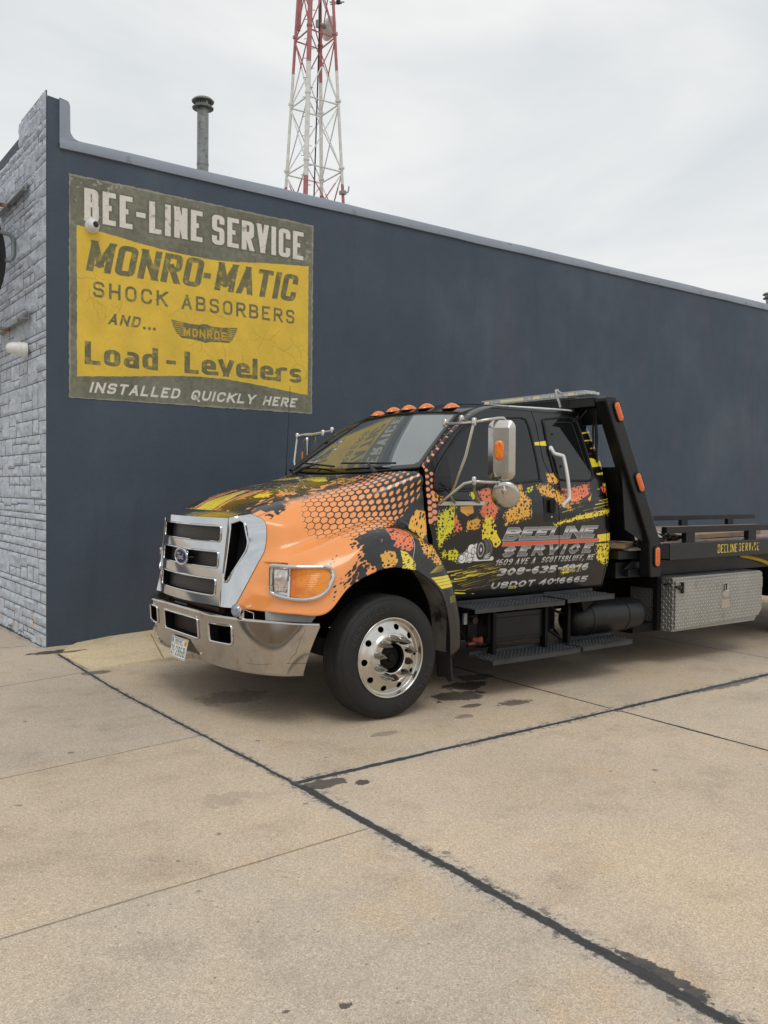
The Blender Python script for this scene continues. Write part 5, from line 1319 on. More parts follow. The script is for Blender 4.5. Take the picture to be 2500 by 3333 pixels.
# ---- cab
def edge(Tb, z): return np.interp(z, Tb[:, 0], Tb[:, 1])
ZT = 2.345
def panel(fa, fb, z0, z1, n=30, m=70, rear=False):
    A = np.zeros((m, n, 3))
    for i, z in enumerate(np.linspace(z0, z1, m)):
        xa, xb = fa(z), fb(z)
        for j, t in enumerate(np.linspace(0, 1, n)):
            h = hz(z)
            if rear: h -= .075 * t ** 2.6
            # a soft pressed crease along the belt
            A[i, j] = (xa + (xb - xa) * t, h, z)
    return A
M_cabblk = mat('cab_black', (17, 17, 18), .22, var=.15, coat=.3)
for s in (1, -1):
    inner = MB()
    skin = M_side if s > 0 else M_cabblk
    fr = 'door'
    A = panel(lambda z: edge(XF, z) + .004, lambda z: edge(XB, z) - .004, .80, 2.318)
    b = MB(); b.grid(W3(A, s), uv=side_uv(A), flip=(s < 0)); door = b.build('door', skin, truck, smooth=50)
    A = panel(lambda z: edge(XB, z) + .004, lambda z: edge(XC, z) - .004, .80, 2.318)
    b = MB(); b.grid(W3(A, s), uv=side_uv(A), flip=(s < 0)); rdoor = b.build('rear_door', skin, truck, smooth=50)
    b = MB()
    A = panel(lambda z: edge(XC, z) + .003, lambda z: edge(XR, z), .80, ZT, rear=True); b.grid(W3(A, s), uv=side_uv(A), flip=(s < 0))
    # strip of roof rail above the doors
    A = panel(lambda z: edge(XF, 2.318) + (edge(XF, z) - edge(XF, 2.318)) , lambda z: edge(XC, z) + .003, 2.322, ZT, m=6); b.grid(W3(A, s), uv=side_uv(A), flip=(s < 0))
    # sill under the doors
    A = np.array([[(x, h, z) for x in np.linspace(1.9, 3.84, 10)] for h, z in ((.99, .795), (.975, .765), (.92, .75))]); b.grid(W3(A, s), uv=side_uv(A), flip=(s > 0))
    b.build('cab_side', skin, truck, smooth=50)
    A = panel(lambda z: edge(XF, z) + .0, lambda z: edge(XC, z) + .01, .78, 2.335); A[..., 1] -= .022; inner.grid(W3(A, s), flip=(s < 0)); inner.build('door_frame', M_blackm, truck, smooth=50)
    # glass: driver's and rear side windows with rubber surrounds
    FW = [(1.905, 1.640), (1.822, 1.648), (1.812, 1.70), (1.833, 1.775), (1.945, 1.91), (2.145, 2.105), (2.29, 2.19), (2.37, 2.214), (2.80, 2.255), (2.87, 2.250), (2.905, 2.22), (2.945, 2.0), (2.964, 1.745), (2.93, 1.725), (2.40, 1.675)]
    RW = [(3.105, 2.235), (3.145, 2.262), (3.435, 2.288), (3.51, 2.278), (3.54, 2.25), (3.60, 2.0), (3.638, 1.80), (3.62, 1.752), (3.562, 1.733), (3.24, 1.738), (3.175, 1.77), (3.15, 1.82), (3.115, 2.05)]
    for poly, par in ((FW, door), (RW, rdoor)):
        P = cr(np.array(poly + poly[:1]), 6, 0)[:-1]
        P = np.array(poly) if False else P
        zs_ = np.linspace(P[:, 1].min(), P[:, 1].max(), 150); xs_ = np.linspace(P[:, 0].min(), P[:, 0].max(), 240)
        XX, ZZ = np.meshgrid(xs_, zs_, indexing='ij')
        A = np.stack([XX, hz(ZZ) + .004, ZZ], -1)
        k_ = inpoly((XX[1:, 1:] + XX[:-1, :-1]) / 2, (ZZ[1:, 1:] + ZZ[:-1, :-1]) / 2, [tuple(q) for q in P])
        b = MB(); b.grid(W3(A, s), keep=k_, flip=(s > 0)); wn = b.build('window', M_tint, par, smooth=50)
        b = MB(); b.tube([P3(x, hz(z) + .005, z, s) for x, z in P], .0105, 8, closed=True); b.build('window_seal', M_rubber, par)
        if par is rdoor:
            Q = np.array([(3.165, 2.20), (3.19, 2.23), (3.42, 2.245), (3.475, 2.215), (3.535, 2.0), (3.585, 1.83), (3.565, 1.785), (3.29, 1.782), (3.235, 1.81), (3.20, 2.0)])
            Q = cr(np.vstack([Q, Q[:1]]), 6, 0)[:-1]
            b = MB(); b.tube([P3(x, hz(z) + .0045, z, s) for x, z in Q], .0016, 5, closed=True); b.build('window_trim', mat('faded_line', (70, 72, 72), .5), par)
            for x, z in ((3.19, 2.13), (3.535, 1.98), (3.245, 1.855)):
                b = MB(); b.lathe([(.010, 0), (.009, .008), (0, .010)], P3(x, hz(z) + .004, z, s), (0, -s, 0), 12); b.build('window_stud', M_rubber, par)
    # black plastic quarter panel in front of the glass
    q = [(1.828, 1.655), (1.818, 1.70), (1.842, 1.775), (1.945, 1.90), (1.97, 1.90), (1.985, 1.655)]
    b = MB(); XX, ZZ = np.meshgrid(np.linspace(1.81, 1.99, 60), np.linspace(1.65, 1.91, 80), indexing='ij'); A = np.stack([XX, hz(ZZ) + .008, ZZ], -1)
    b.grid(W3(A, s), keep=inpoly((XX[1:, 1:] + XX[:-1, :-1]) / 2, (ZZ[1:, 1:] + ZZ[:-1, :-1]) / 2, q), flip=(s > 0)); b.build('quarter_panel', mat('grained_plastic', (33, 34, 37), .55, var=.05), door, smooth=50)
    # door handle in its recess
    b = MB(); rx = [(2.99, 1.585), (3.128, 1.582), (3.136, 1.40), (3.118, 1.385), (3.012, 1.385), (2.998, 1.40)]
    b.prism([(x, z) for x, z in rx], YC - s * (hz(1.5) - .002), YC - s * (hz(1.5) + .004)); hd = b.build('handle_plate', M_rubber, door, smooth=0, bevel=.003)
    b = MB(); b.prism([(3.045, 1.565), (3.112, 1.565), (3.116, 1.475), (3.10, 1.455), (3.055, 1.455), (3.045, 1.475)], YC - s * (hz(1.5) + .004), YC - s * (hz(1.5) + .030)); b.build('handle', M_blackm, door, smooth=40, bevel=.006)
    b = MB(); b.lathe([(.010, 0), (.009, .003), (0, .003)], P3(3.09, hz(1.5) + .004, 1.42, s), (0, -s, 0), 14); b.build('lock', M_alu, door)
    # long grab handle on the rear door
    b = MB(); pth = [(3.138, 2.012, .02), (3.142, 1.985, .028), (3.16, 1.960, .035), (3.212, 1.945, .06), (3.230, 1.92, .066), (3.248, 1.75, .06), (3.268, 1.60, .052), (3.262, 1.57, .04), (3.235, 1.535, .02), (3.228, 1.515, .012)]
    P = cr(np.array([(x, hz(z) + d, z) for x, z, d in pth]), 4, 0)
    b.tube([P3(*p, s) for p in P], .0165, 12)
    for x, z in ((3.138, 2.005), (3.229, 1.52)): b.lathe([(.022, 0), (.022, .016), (.012, .02), (0, .02)], P3(x, hz(z) + .004, z, s), (0, -s, 0), 16)
    b.build('grab_handle', mat('white_metal', (226, 228, 230), .3, .3, var=.04), rdoor, smooth=60)
    b = MB(); b.lathe([(.014, 0), (.014, .004), (0, .004)], P3(1.877, hz(1.69) + .008, 1.69, s), (0, -s, 0), 14); b.build('grommet', M_rubber, door)

# windscreen, pillars, cowl, roof
WB = np.array([(1.585 + .14 * q * q, .955 * q, 1.774 + .034 * q * q) for q in np.linspace(0, 1, 41)])
WT = np.array([(2.245 + .10 * q * q, .70 * q, 2.308 - .026 * q * q) for q in np.linspace(0, 1, 41)])
n = len(WB)
def ws(t, bulge=.006):
    q = WB * (1 - t) + WT * t
    q = q.copy(); nrm = np.array([-.6, 0, .8]); 
    return q + nrm[None, :] * bulge * math.sin(math.pi * t)
Wg = np.stack([ws(t) for t in np.linspace(0, 1, 41)], 0)
Wf = np.concatenate([(Wg * np.array([1, -1, 1]))[:, :0:-1], Wg], 1)
mi = np.zeros((Wf.shape[0] - 1, Wf.shape[1] - 1), int)
hfrac = np.abs(np.arange(mi.shape[1]) + .5 - mi.shape[1] / 2) / (mi.shape[1] / 2)
for i in range(mi.shape[0]):
    t = (i + .5) / mi.shape[0]
    mi[i, (hfrac > .955) | (t < .085) | (t > .962)] = 1
    rr = (hfrac > .90) & ((t < .17) | (t > .93)) & (np.hypot((hfrac - .90) / .055, (0.17 - t) / .085 if t < .17 else (t - .93) / .035) > 1)
    mi[i, rr] = 1
b = MB(); b.grid(W3(Wf), mi=mi)
shield = b.build('windscreen', [M_shield, M_frit], truck, smooth=60)
b = MB(); ring = np.concatenate([Wf[0], Wf[1:, -1], Wf[-1, ::-1][1:], Wf[::-1, 0][1:-1]], 0); b.tube([P3(*p) for p in ring[::2]], .011, 6, closed=True); b.build('windscreen_seal', M_rubber, shield)
for s in (1, -1):
    zz = np.linspace(1.794, 2.345, 30)
    sidee = np.array([(edge(XF, z), hz(z), z) for z in zz]); tt = np.linspace(0, 1, 30)
    wse = Wg[np.clip((tt * 40).astype(int), 0, 40), -1]
    mid = (sidee + wse) / 2 + np.array([-.012, .022, .018])
    A = np.stack([wse, wse * .55 + mid * .45 + np.array([-.004, .006, .004]), mid, sidee * .55 + mid * .45 + np.array([-.002, .006, .002]), sidee], 1); A = cr(A, 4, 1)
    q_ = A.copy(); cf = np.linspace(0, 1, A.shape[1])[None, :]; q_[..., 0] = edge(XF, q_[..., 2]) - .095 * (1 - cf); U = side_uv(q_)
    b = MB(); b.grid(W3(A, s), uv=U, flip=(s > 0)); b.build('pillar', M_side if s > 0 else M_cabblk, truck, smooth=60)
# roof
def roofpt(t, q):
    """t 0 front .. 1 back, q 0 centre .. 1 edge"""
    hw_ = np.interp(t, [0, .12, .3, 1], [.70, .79, .845, .825])
    h = q * hw_
    xf = np.interp(q, [0, .33, .64, .89, 1], [2.245, 2.256, 2.286, 2.324, 2.345]); xr = 3.625 - .03 * q * q
    x = xf + (xr - xf) * t
    zc = np.interp(t, [0, .06, .14, .3, .55, .85, .96, 1], [2.308, 2.345, 2.375, 2.405, 2.418, 2.415, 2.405, 2.385])
    ze = np.interp(t, [0, .06, .14, .3, .55, .85, .96, 1], [2.282, 2.308, 2.326, 2.343, 2.352, 2.358, 2.358, 2.352])
    z = ze + (zc - ze) * (1 - q ** 2.4)
    return (x, h, z)
RG = np.array([[roofpt(t, abs(q)) if q >= 0 else tuple(np.array(roofpt(t, -q)) * np.array([1, -1, 1])) for q in np.linspace(-1, 1, 41)] for t in np.linspace(0, 1, 40)])
b = MB(); b.grid(W3(RG))
# return from roof edge down to the drip rail
for s in (1, -1):
    e_ = np.array([roofpt(t, 1) for t in np.linspace(0, 1, 40)])
    lo = np.array([(max(x, edge(XF, 2.345) - .0) if x > 2.63 else x, hz(ZT) + .002, ZT) if x > 2.63 else (np.interp(z, XF[::1, 0], XF[:, 1]), hz(z), z) for x, h, z in e_])
    A = np.stack([e_, e_ * .5 + lo * .5 + np.array([0, .004, .004]), lo], 0); b.grid(W3(A, s), flip=(s > 0))
# back wall of the cab
BZ = np.linspace(.80, ZT, 30)
A = np.array([[(edge(XR, z) - .004 + .0 * q, q * (hz(z) - .075), z) for q in np.linspace(-1, 1, 20)] for z in BZ]); b.grid(W3(A), flip=True)
A = np.array([[(3.625 - .03 * q * q + d, q * .825, z) for q in np.linspace(-1, 1, 20)] for d, z in ((0, 2.383 ), (.012, 2.36), (.0, 2.335))]); b.grid(W3(A), flip=True)
roof = b.build('cab_shell', M_cabblk, truck, smooth=60)
# the white weathered roof skin (bare of wrap)
M_wroof = mat('white_roof', (222, 224, 224), .35, var=.05, coat=.3)
b = MB(); A = np.array([[np.array(roofpt(t, abs(q))) * np.array([1, 1 if q >= 0 else -1, 1]) + np.array([0, 0, .003]) for q in np.linspace(-.985, .985, 41)] for t in np.linspace(.30, .985, 30)]); b.grid(W3(A))

for s in (1, -1):
    e_ = np.array([roofpt(t, 1) for t in np.linspace(.33, .985, 30)]); d_ = np.array([(.0, .006, -.004), (.0, .020, -.004), (0, .032, -.012)])
    A = np.stack([e_ + np.array([0, -.012, .004])] + [e_ + q for q in d_], 0); b.grid(W3(A, s), flip=(s < 0))
b.build('roof_panel', M_wroof, truck, smooth=60)
b = MB()
for s in (1, -1):
    b.tube([P3(x, h + .004, z + .004, s) for x, h, z in [roofpt(t, 1.0) for t in np.linspace(.33, .97, 24)]], .009, 8)
b.build('drip_rail', M_wroof, truck)
b = MB(); A = np.stack([cr(np.array([HC_[-1][0], HC_[-1][1], HC_[-1][2]]), 10, 0) * np.array([1, 1, 1]) + np.array([.01, 0, -.006]) , np.array([(np.interp(h, WB[:, 1], WB[:, 0]) + .02, h, np.interp(h, WB[:, 1], WB[:, 2]) - .012) for h in np.linspace(0, .955, 21)])], 0)
b.grid(W3(A, 1)); b.grid(W3(A, -1), flip=True); b.build('cowl', mat('cowl_plastic', (28, 28, 29), .6, var=.2, bump=.4, bscale=120), truck, smooth=60)
# wipers
for k, (h0, h1, hp) in enumerate(((.78, .02, .62), (-.05, -.80, -.62))):
    def on_ws(h, t):
        i = np.interp(abs(h), WB[:, 1] * (1 - t) + WT[:, 1] * t, np.arange(n)); q = Wg[int(round(t * 40))]
        return np.array([np.interp(i, np.arange(n), q[:, c]) for c in range(3)]) * np.array([1, 1 if h >= 0 else -1, 1]) + np.array([-.022, 0, .028])
    b = MB(); e0, e1 = on_ws(h0 * .92, .05), on_ws(h1, .10); b.tube([P3(*(e0 + (e1 - e0) * q)) for q in np.linspace(0, 1, 8)], .008, 6)
    m_ = (e0 + e1) / 2; wp_ = b.build('wiper', M_rubber, truck)
    piv = np.array([np.interp(abs(hp), WB[:, 1], WB[:, 0]) - .10, hp, 1.775]); b = MB()
    b.tube([P3(*piv), P3(*(piv * .6 + m_ * .4 + np.array([-.01, 0, .012]))), P3(*(m_ + np.array([-.004, 0, .006])))], [.020, .012, .007], 8); b.lathe([(.024, -.03), (.024, .012), (.012, .02), (0, .02)], P3(*piv), (-.3, 0, 1), 14)
    b.build('wiper_arm', mat('worn_black', (40, 40, 42), .5, var=.3), wp_)
b = MB(); q = on_ws(.55, .04); b.box(*[tuple(np.array(P3(.0, .0, .0)) * 0 + v) for v in ((-.012, -.05, -.002), (.012, .05, .002))], M=Matrix.Translation(P3(q[0] + .018, .62, q[2] - .016)) @ Matrix.Rotation(R(-36), 4, 'Y')); b.build('number_strip', M_silver, shield)
# cab marker lamps
for h in (.53, .24, 0, -.24, -.53):
    q = abs(h) / .74; base = np.array(roofpt(.075, q)); base[1] = h; base[2] -= .004
    b = MB()
    prof = [(-.085, 0.0), (-.075, .018), (-.045, .038), (-.01, .046), (.03, .036), (.06, .014), (.07, 0)]
    A = []
    for d, zt in prof:
        A.append([(base[0] + d + .01, base[1] + w * (.050 * (1 - (d / .12) ** 2) + .004), base[2] + .006 + zt * math.cos(w * math.pi / 2) ** .6 + .14 * d) for w in np.linspace(-1, 1, 13)])
    b.grid(W3(np.array(cr(np.array(A), 3, 0))), flip=False); ml = b.build('marker_lamp', M_amber, truck, smooth=70)
    b = MB(); pts = [P3(base[0] + .088 * math.cos(a), base[1] + .054 * math.sin(a), base[2] + .004 + .012 * math.cos(a)) for a in np.linspace(0, 2 * math.pi, 25)[:-1]]; b.tube(pts, .006, 6, closed=True); b.build('lamp_base', M_rubber, ml)

# ---- mirrors
def mirror(s, name_parent):
    mr = MB(); q = lambda x, h, z: P3(x, h, z, s)
    # arm loops
    mr.tube([q(2.02, .905, 2.165), q(2.0, 1.10, 2.152), q(1.97, 1.30, 2.150), q(2.02, 1.36, 2.166), q(2.14, 1.385, 2.186), q(2.19, 1.385, 2.19), q(2.215, 1.385, 2.17), q(2.228, 1.385, 2.10), q(2.232, 1.385, 1.80), q(2.222, 1.385, 1.735), q(2.19, 1.385, 1.705), q(2.05, 1.37, 1.702), q(1.95, 1.33, 1.708), q(1.90, 1.28, 1.69), q(1.84, 1.06, 1.535)], .0125, 10)
    mr.tube([q(1.97, 1.30, 2.150), q(1.92, 1.27, 1.90), q(1.90, 1.12, 1.60), q(2.0, 1.055, 1.535)], .0125, 10)
    mr.tube([q(1.97, 1.30, 2.150), q(2.15, .95, 2.20)], .011, 8)
    mr.box(q(1.83, 1.04, 1.522), q(2.30, 1.072, 1.552)) if s > 0 else mr.box(q(1.83, 1.072, 1.522), q(2.30, 1.04, 1.552))
    mr.tube([q(1.95, 1.33, 1.708), q(2.05, 1.22, 1.64), q(2.24, 1.07, 1.545)], .0125, 8)
    for p in (q(2.02, .905, 2.165), q(2.15, .95, 2.20), q(1.97, 1.30, 2.150), q(1.95, 1.33, 1.708)): mr.lathe([(.018, -.025), (.020, -.02), (.020, .03), (.012, .036), (0, .036)], p, (0, 0, 1), 12)
    arm = mr.build('mirror_arm', M_steel, truck, smooth=60)
    # head: pressed steel shell, its back to the front of the truck
    cx_, hc_, zc_ = 2.165, 1.40, 1.945
    ax = Vector((-.78, -.62 * s, -.04)).normalized(); rt = Vector((-ax.y, ax.x, 0)).normalized(); up = ax.cross(rt) if ax.cross(rt).z > 0 else rt.cross(ax)
    hd = MB(); c0 = Vector(q(cx_, hc_, zc_))
    def rl(hw_, hh_, r, off, nn=8):
        o = []
        for sx_, sz_, a0 in ((1, 1, 0), (-1, 1, 90), (-1, -1, 180), (1, -1, 270)):
            for a in np.linspace(a0, a0 + 90, nn): o.append(c0 + ax * off + rt * (sx_ * (hw_ - r) + r * math.cos(R(a))) + up * (sz_ * (hh_ - r) + r * math.sin(R(a))))
        return o
    L_ = [rl(.098, .222, .055, -.012), rl(.103, .227, .058, -.004), rl(.103, .227, .058, .006), rl(.096, .220, .052, .012), rl(.062, .172, .012, .046), rl(.058, .168, .010, .050)]
    A = np.array([[tuple(p) for p in l + l[:1]] for l in L_]); hd.grid(A); hd.add(L_[-1], [tuple(range(len(L_[-1])))])
    head = hd.build('mirror_head', M_steel, truck, smooth=40)
    b = MB(); o = rl(.096, .220, .053, -.012); b.add(o, [tuple(range(len(o)))]); b.build('mirror_glass', mat('mirror_silver', (200, 204, 206), .02, 1.0, var=0, rvar=.01), head)
    # amber marker
    b = MB(); o0 = []
    c1 = c0 + up * .0 + rt * (-.012)
    def st(hw_, hh_, off):
        o = []
        for a in np.linspace(0, 2 * math.pi, 33)[:-1]:
            ca, sa = math.cos(a), math.sin(a); o.append(c1 + ax * off + rt * (hw_ * ca) + up * ((hh_ - hw_) * (1 if sa > 0 else -1 if sa < 0 else 0) + hw_ * sa))
        return o
    L_ = [st(.036, .074, .050), st(.036, .074, .060), st(.030, .068, .070), st(.016, .05, .074)]
    A = np.array([[tuple(p) for p in l + l[:1]] for l in L_]); b.grid(A); b.add(L_[-1], [tuple(range(32))]); b.build('marker_lamp', M_amber, head, smooth=60)
    # convex spot mirror underneath
    b = MB(); c2 = Vector(q(2.205, 1.40, 1.605)); ax = Vector((-.75, -.58 * s, -.34)).normalized(); b.lathe([(0, .030), (.05, .028), (.09, .020), (.108, .008), (.112, 0), (.112, -.014), (.104, -.02), (0, -.03)], c2, ax, 40); b.tube([c2 + ax * .04 + up * .02, c2 + ax * .05 + up * .075, Vector(q(2.20, 1.385, 1.706))], .009, 8); b.lathe([(.022, .046), (.018, .052), (0, .052)], c2 + up * .045, ax, 14, mi=0)
    b.build('spot_mirror', M_steel, truck, smooth=60)
    b = MB(); b.tube([tuple(p) for p in cr(np.array([q(1.877, 1.035, 1.69), q(1.95, 1.06, 1.652), q(2.03, 1.10, 1.632), q(2.09, 1.22, 1.645), q(2.11, 1.34, 1.70), tuple(c0 + up * -.20 + ax * .03)]), 6, 0)], .0045, 6); b.build('mirror_wire', M_rubber, truck)
mirror(1, truck); mirror(-1, truck)
b = MB(); b.tube([P3(1.66, -.98, 1.76), P3(1.665, -.98, 1.86), P3(1.70, -.98, 2.60)], [.009, .004, .0022], 6); b.build('radio_aerial', M_rubber, truck)

# ---- front wheels
def wheel(cx_, s, name, front=True, hout=1.25, rt=.443, w=.25):
    ax = Vector((0, -s, 0)); c = Vector(P3(cx_, hout, rt, s))       # outer face centre; offsets along ax are outward
    wh = bpy.data.objects.new(name, None); COL.objects.link(wh); wh.location = (cx_, P3(0, hout - .12, 0, s)[1], rt); ORIG[wh.name] = tuple(wh.location)
    wh.parent = truck; wh.matrix_parent_inverse = Matrix.Translation(-Vector(ORIG[truck.name])); wh.empty_display_size = .1
    b = MB()
    pr = [(.284, -.012), (.292, .002), (.306, .008), (.34, .014), (.375, .012), (.402, .004), (.416, -.010), (.418, -.014), (.420, -.014), (.428, -.020), (.436, -.030), (.4395, -.040)]
    tread = []
    edges_ = [-.040, -.075, -.118, -.160, -.200]
    for i, e_ in enumerate(edges_):
        tread += [(.4415 if i else .4395, e_)]
        tread += [(.4425, e_ - .004)] if i else []
        if i < 4: tread += [(.443, e_ - .03), (.443, edges_[i + 1] + .007), (.4425, edges_[i + 1] + .0055), (.434, edges_[i + 1] + .004), (.434, edges_[i + 1] + .001)]
    pr = pr + tread + [(.436, -.212), (.425, -.228), (.40, -.245), (.35, -.255), (.30, -.245), (.284, -.235)]
    b.lathe(pr, c, ax, 96)
    # flatten the contact patch a little
    b.v = [(x, y, max(z, .002) if z < .05 else z) for x, y, z in b.v]
    b.build('tyre', M_tyre, wh, smooth=40)
    if s > 0:
        cu = bpy.data.curves.new('sidewall_lettering', 'FONT'); cu.body = 'HERCULES'; cu.size = .062; cu.align_x = 'CENTER'; cu.extrude = .0016
        to = bpy.data.objects.new('sidewall_lettering', cu); COL.objects.link(to); bpy.context.view_layer.update()
        me = bpy.data.meshes.new_from_object(to.evaluated_get(bpy.context.evaluated_depsgraph_get())); bpy.data.objects.remove(to)
        for base_a, up_ in ((R(-46), 1), (R(128), 1)):
            mm = me.copy()
            for v in mm.vertices:
                rr_ = .338 + v.co.y * 1.0; an = base_a - (v.co.x * 1.45 / .36)
                q = c + ax * (.0135 + v.co.z) + Vector((math.cos(an), 0, math.sin(an))) * rr_
                v.co = q
            if base_a > 0:
                for v in mm.vertices: pass
            mm.materials.append(M_tyre2); oo = bpy.data.objects.new('sidewall_lettering', mm); COL.objects.link(oo); adopt(oo, wh)
    b = MB()
    # polar disc with hand holes
    prof = [(.290, -.002), (.290, .004), (.286, .010), (.279, .010), (.274, .004), (.266, -.016), (.262, -.022), (.255, -.024), (.240, -.018), (.225, -.010), (.205, -.004), (.188, .004), (.176, .014), (.170, .020), (.160, .022), (.112, .022), (.106, .018), (.104, .006), (.104, -.09)]
    P_ = np.array(prof); sL = np.concatenate([[0], np.cumsum(np.hypot(*np.diff(P_, axis=0).T))])
    ss = np.linspace(0, sL[-1], 120); rr = np.interp(ss, sL, P_[:, 0]); oo = np.interp(ss, sL, P_[:, 1])
    th = np.linspace(0, 2 * math.pi, 361)
    u = Vector((1, 0, 0)); w_ = Vector((0, 0, 1))
    A = np.array([[tuple(c + ax * o + (u * math.cos(a) + w_ * math.sin(a)) * r) for a in th] for r, o in zip(rr, oo)])
    rm = (rr[1:] + rr[:-1]) / 2; tm = (th[1:] + th[:-1]) / 2
    k_ = np.ones((len(rm), len(tm)), bool)
    for q in range(10):
        a0 = R(4 + 36 * q); d = (tm - a0 + math.pi) % (2 * math.pi) - math.pi
        k_ &= ~((((rm - .222)[:, None] / .021) ** 2 + ((d * .222)[None, :] / .024) ** 2 < 1) & (oo[1:] > -.05)[:, None])
    b.grid(A, keep=k_, flip=(s < 0)); b.build('rim', M_alu, wh, smooth=50)
    b = MB(); b.lathe([(.284, -.03), (.262, -.035), (.255, -.06), (.20, -.075), (.11, -.075), (.11, -.10), (0, -.10)], c, ax, 48); b.lathe([(.284, -.235), (.24, -.20), (.0, -.2)], c, ax, 32); b.build('brake_drum', M_chassis, wh)
    b = MB(); b.lathe([(.095, -.09), (.09, -.03), (.062, -.012), (.058, -.01), (.03, -.008), (.028, .008), (.018, .016), (0, .016)], c, ax, 36); b.build('hub', M_chassis, wh)
    for q in range(10):
        a = R(-14 + 36 * q); p = c + (u * math.cos(a) + w_ * math.sin(a)) * .141 + ax * .020
        b = MB()
        if q in (0, 8) and s > 0:
            b.lathe([(.026, 0), (.026, .010), (.020, .012), (.020, .030), (.012, .031), (.012, .050), (0, .050)], p, ax, 12); b.build('lug_bolt', M_rustnut, wh, smooth=30)
        else:
            b.lathe([(.027, 0), (.0275, .012), (.0265, .042), (.0245, .046), (.0235, .056), (.001, .128)], p, ax, 24); b.build('lug_spike', M_steel, wh, smooth=40)
    return wh
g = G('tyre_rubber')
ty = g.ramp(g.noise(5, 5, .6), (.3, lin((21, 21, 22))), (.7, lin((32, 31, 31))))
ty = g.mix(g.math('MULTIPLY', g.step(.58, .78, g.noise(9, 6, .7)), .5), ty, lin((72, 70, 66)))
M_tyre = g.set(Base_Color=ty, Roughness=g.fmix(g.noise(7, 4), .55, .8), Normal=g.bump(g.noise(70, 5, .6), .25, .003))
M_tyre2 = mat('worn_rubber', (46, 45, 44), .5, var=.3, scale=20)
M_rustnut = mat('rusty_nut', (74, 54, 46), .7, .4, var=.4, scale=40)
wheel(1.25, 1, 'wheel'); wheel(1.25, -1, 'wheel')
# worn wire of raised lettering is left to the rubber; rear duals
def dual(cx_, s):
    wh = bpy.data.objects.new('rear_wheel', None); COL.objects.link(wh); wh.location = (cx_, P3(0, 1.0, 0, s)[1], .455); ORIG[wh.name] = tuple(wh.location)
    wh.parent = truck; wh.matrix_parent_inverse = Matrix.Translation(-Vector(ORIG[truck.name]))
    for ho in (1.235, .90):
        b = MB(); c = P3(cx_, ho, .457, s)
        b.lathe([(.284, -.05), (.30, -.01), (.36, .005), (.42, -.005), (.445, -.03), (.455, -.04), (.455, -.21), (.44, -.235), (.40, -.25), (.30, -.24), (.284, -.2)], c, (0, -s, 0), 72)
        for k in range(60):
            a = 2 * math.pi * k / 60
            for o in (-.06, -.185):
                cc = Vector(c) + Vector((0, s * -o if False else -s * o, 0)) + Vector((math.cos(a), 0, math.sin(a))) * .452
                M_ = Matrix.Translation(cc) @ Matrix.Rotation(-a, 4, 'Y')
                b.box((-.006, -.028, -.015), (.010, .028, .015), M=M_)
        b.build('tyre', M_tyre, wh, smooth=30)
    b = MB(); b.lathe([(.285, -.02), (.27, -.06), (.25, -.13), (.12, -.15), (.12, -.05), (.09, -.03), (0, -.03)], P3(cx_, 1.235, .457, s), (0, -s, 0), 40); b.build('rim', M_alu, wh)
for s in (1, -1): dual(7.62, s)

# ---- under the cab: chassis, steps, battery box, tank
b = MB()
for s in (1, -1): b.box(P3(.45, .46, .56), P3(9.6, .36, .82)) if s > 0 else b.box(P3(.45, -.36, .56), P3(9.6, -.46, .82))
b.box(P3(1.05, .9, .38), P3(1.35, -.9, .52)); b.box(P3(.62, .42, .55), P3(1.9, -.42, 1.45)); b.box(P3(7.50, .8, .40), P3(7.74, -.8, .55))
b.box(P3(1.9, .90, .60), P3(3.8, -.90, .80))
b.build('chassis', M_chassis, truck, smooth=0)
b = MB(); b.lathe([(0, 0), (.32, .001), (.32, 1.4), (0, 1.401)], P3(2.4, -.82, .56), (1, 0, 0), 28); b.box(P3(2.2, -.62, .30), P3(3.9, -1.15, .34)); b.lathe([(.16, 0), (.16, .5)], P3(2.0, 0, .5), (1, 0, 0), 20); b.tube([P3(2.4, -.1, .5), P3(6.5, -.1, .5)], .06, 12); b.box(P3(2.1, .35, .30), P3(3.9, -.5, .58)); b.build('added_underbody', M_chassis, truck)  # unseen tank, shaft and boxes added to deepen the shadow under the truck
M_step = mat('step_black', (58, 60, 63), .42, .2, var=.3, scale=6, bump=.15, bscale=60)
def step_plate(x0, x1, zt, h_in=.98, h_out=1.235, lipd=.040):
    b = MB(); b.box(P3(x0, h_out, zt - .006), P3(x1, h_in, zt)); 
    b.box(P3(x0 + .02, h_out + .006, zt - lipd), P3(x1 - .01, h_out - .004, zt - .0065)); b.box(P3(x0, h_in + .004, zt + .0005), P3(x1, h_in - .004, zt + .028))
    nx_ = int((x1 - x0) / .042)
    for i in range(nx_):
        for j in range(4):
            p = (x0 + .03 + i * .042 + (.021 if j % 2 else 0), h_out - .035 - j * .058, zt)
            b.lathe([(.0135, 0), (.0115, .005), (.006, .0055), (.005, .002), (0, .002)], P3(*p), (0, 0, 1), 8)
    for i in range(int((x1 - x0) / .028)): b.box(P3(x0 + .02 + i * .028, h_out + .003, zt), P3(x0 + .036 + i * .028, h_out - .012, zt + .004))
    return b.build('step', M_step, truck, smooth=30)
for x0, x1, zt in ((2.04, 3.070, .732), (3.076, 3.70, .744), (2.235, 3.270, .312), (3.276, 3.955, .320)): step_plate(x0, x1, zt)
b = MB()
for x in (2.42, 3.02, 3.30): b.box(P3(x, 1.06, .30), P3(x + .035, 1.0, .72))
for x in (2.36, 3.0): b.prism([(x, .28), (x + .30, .28), (x + .05, .31)], P3(0, 1.16, 0)[1], P3(0, .96, 0)[1])
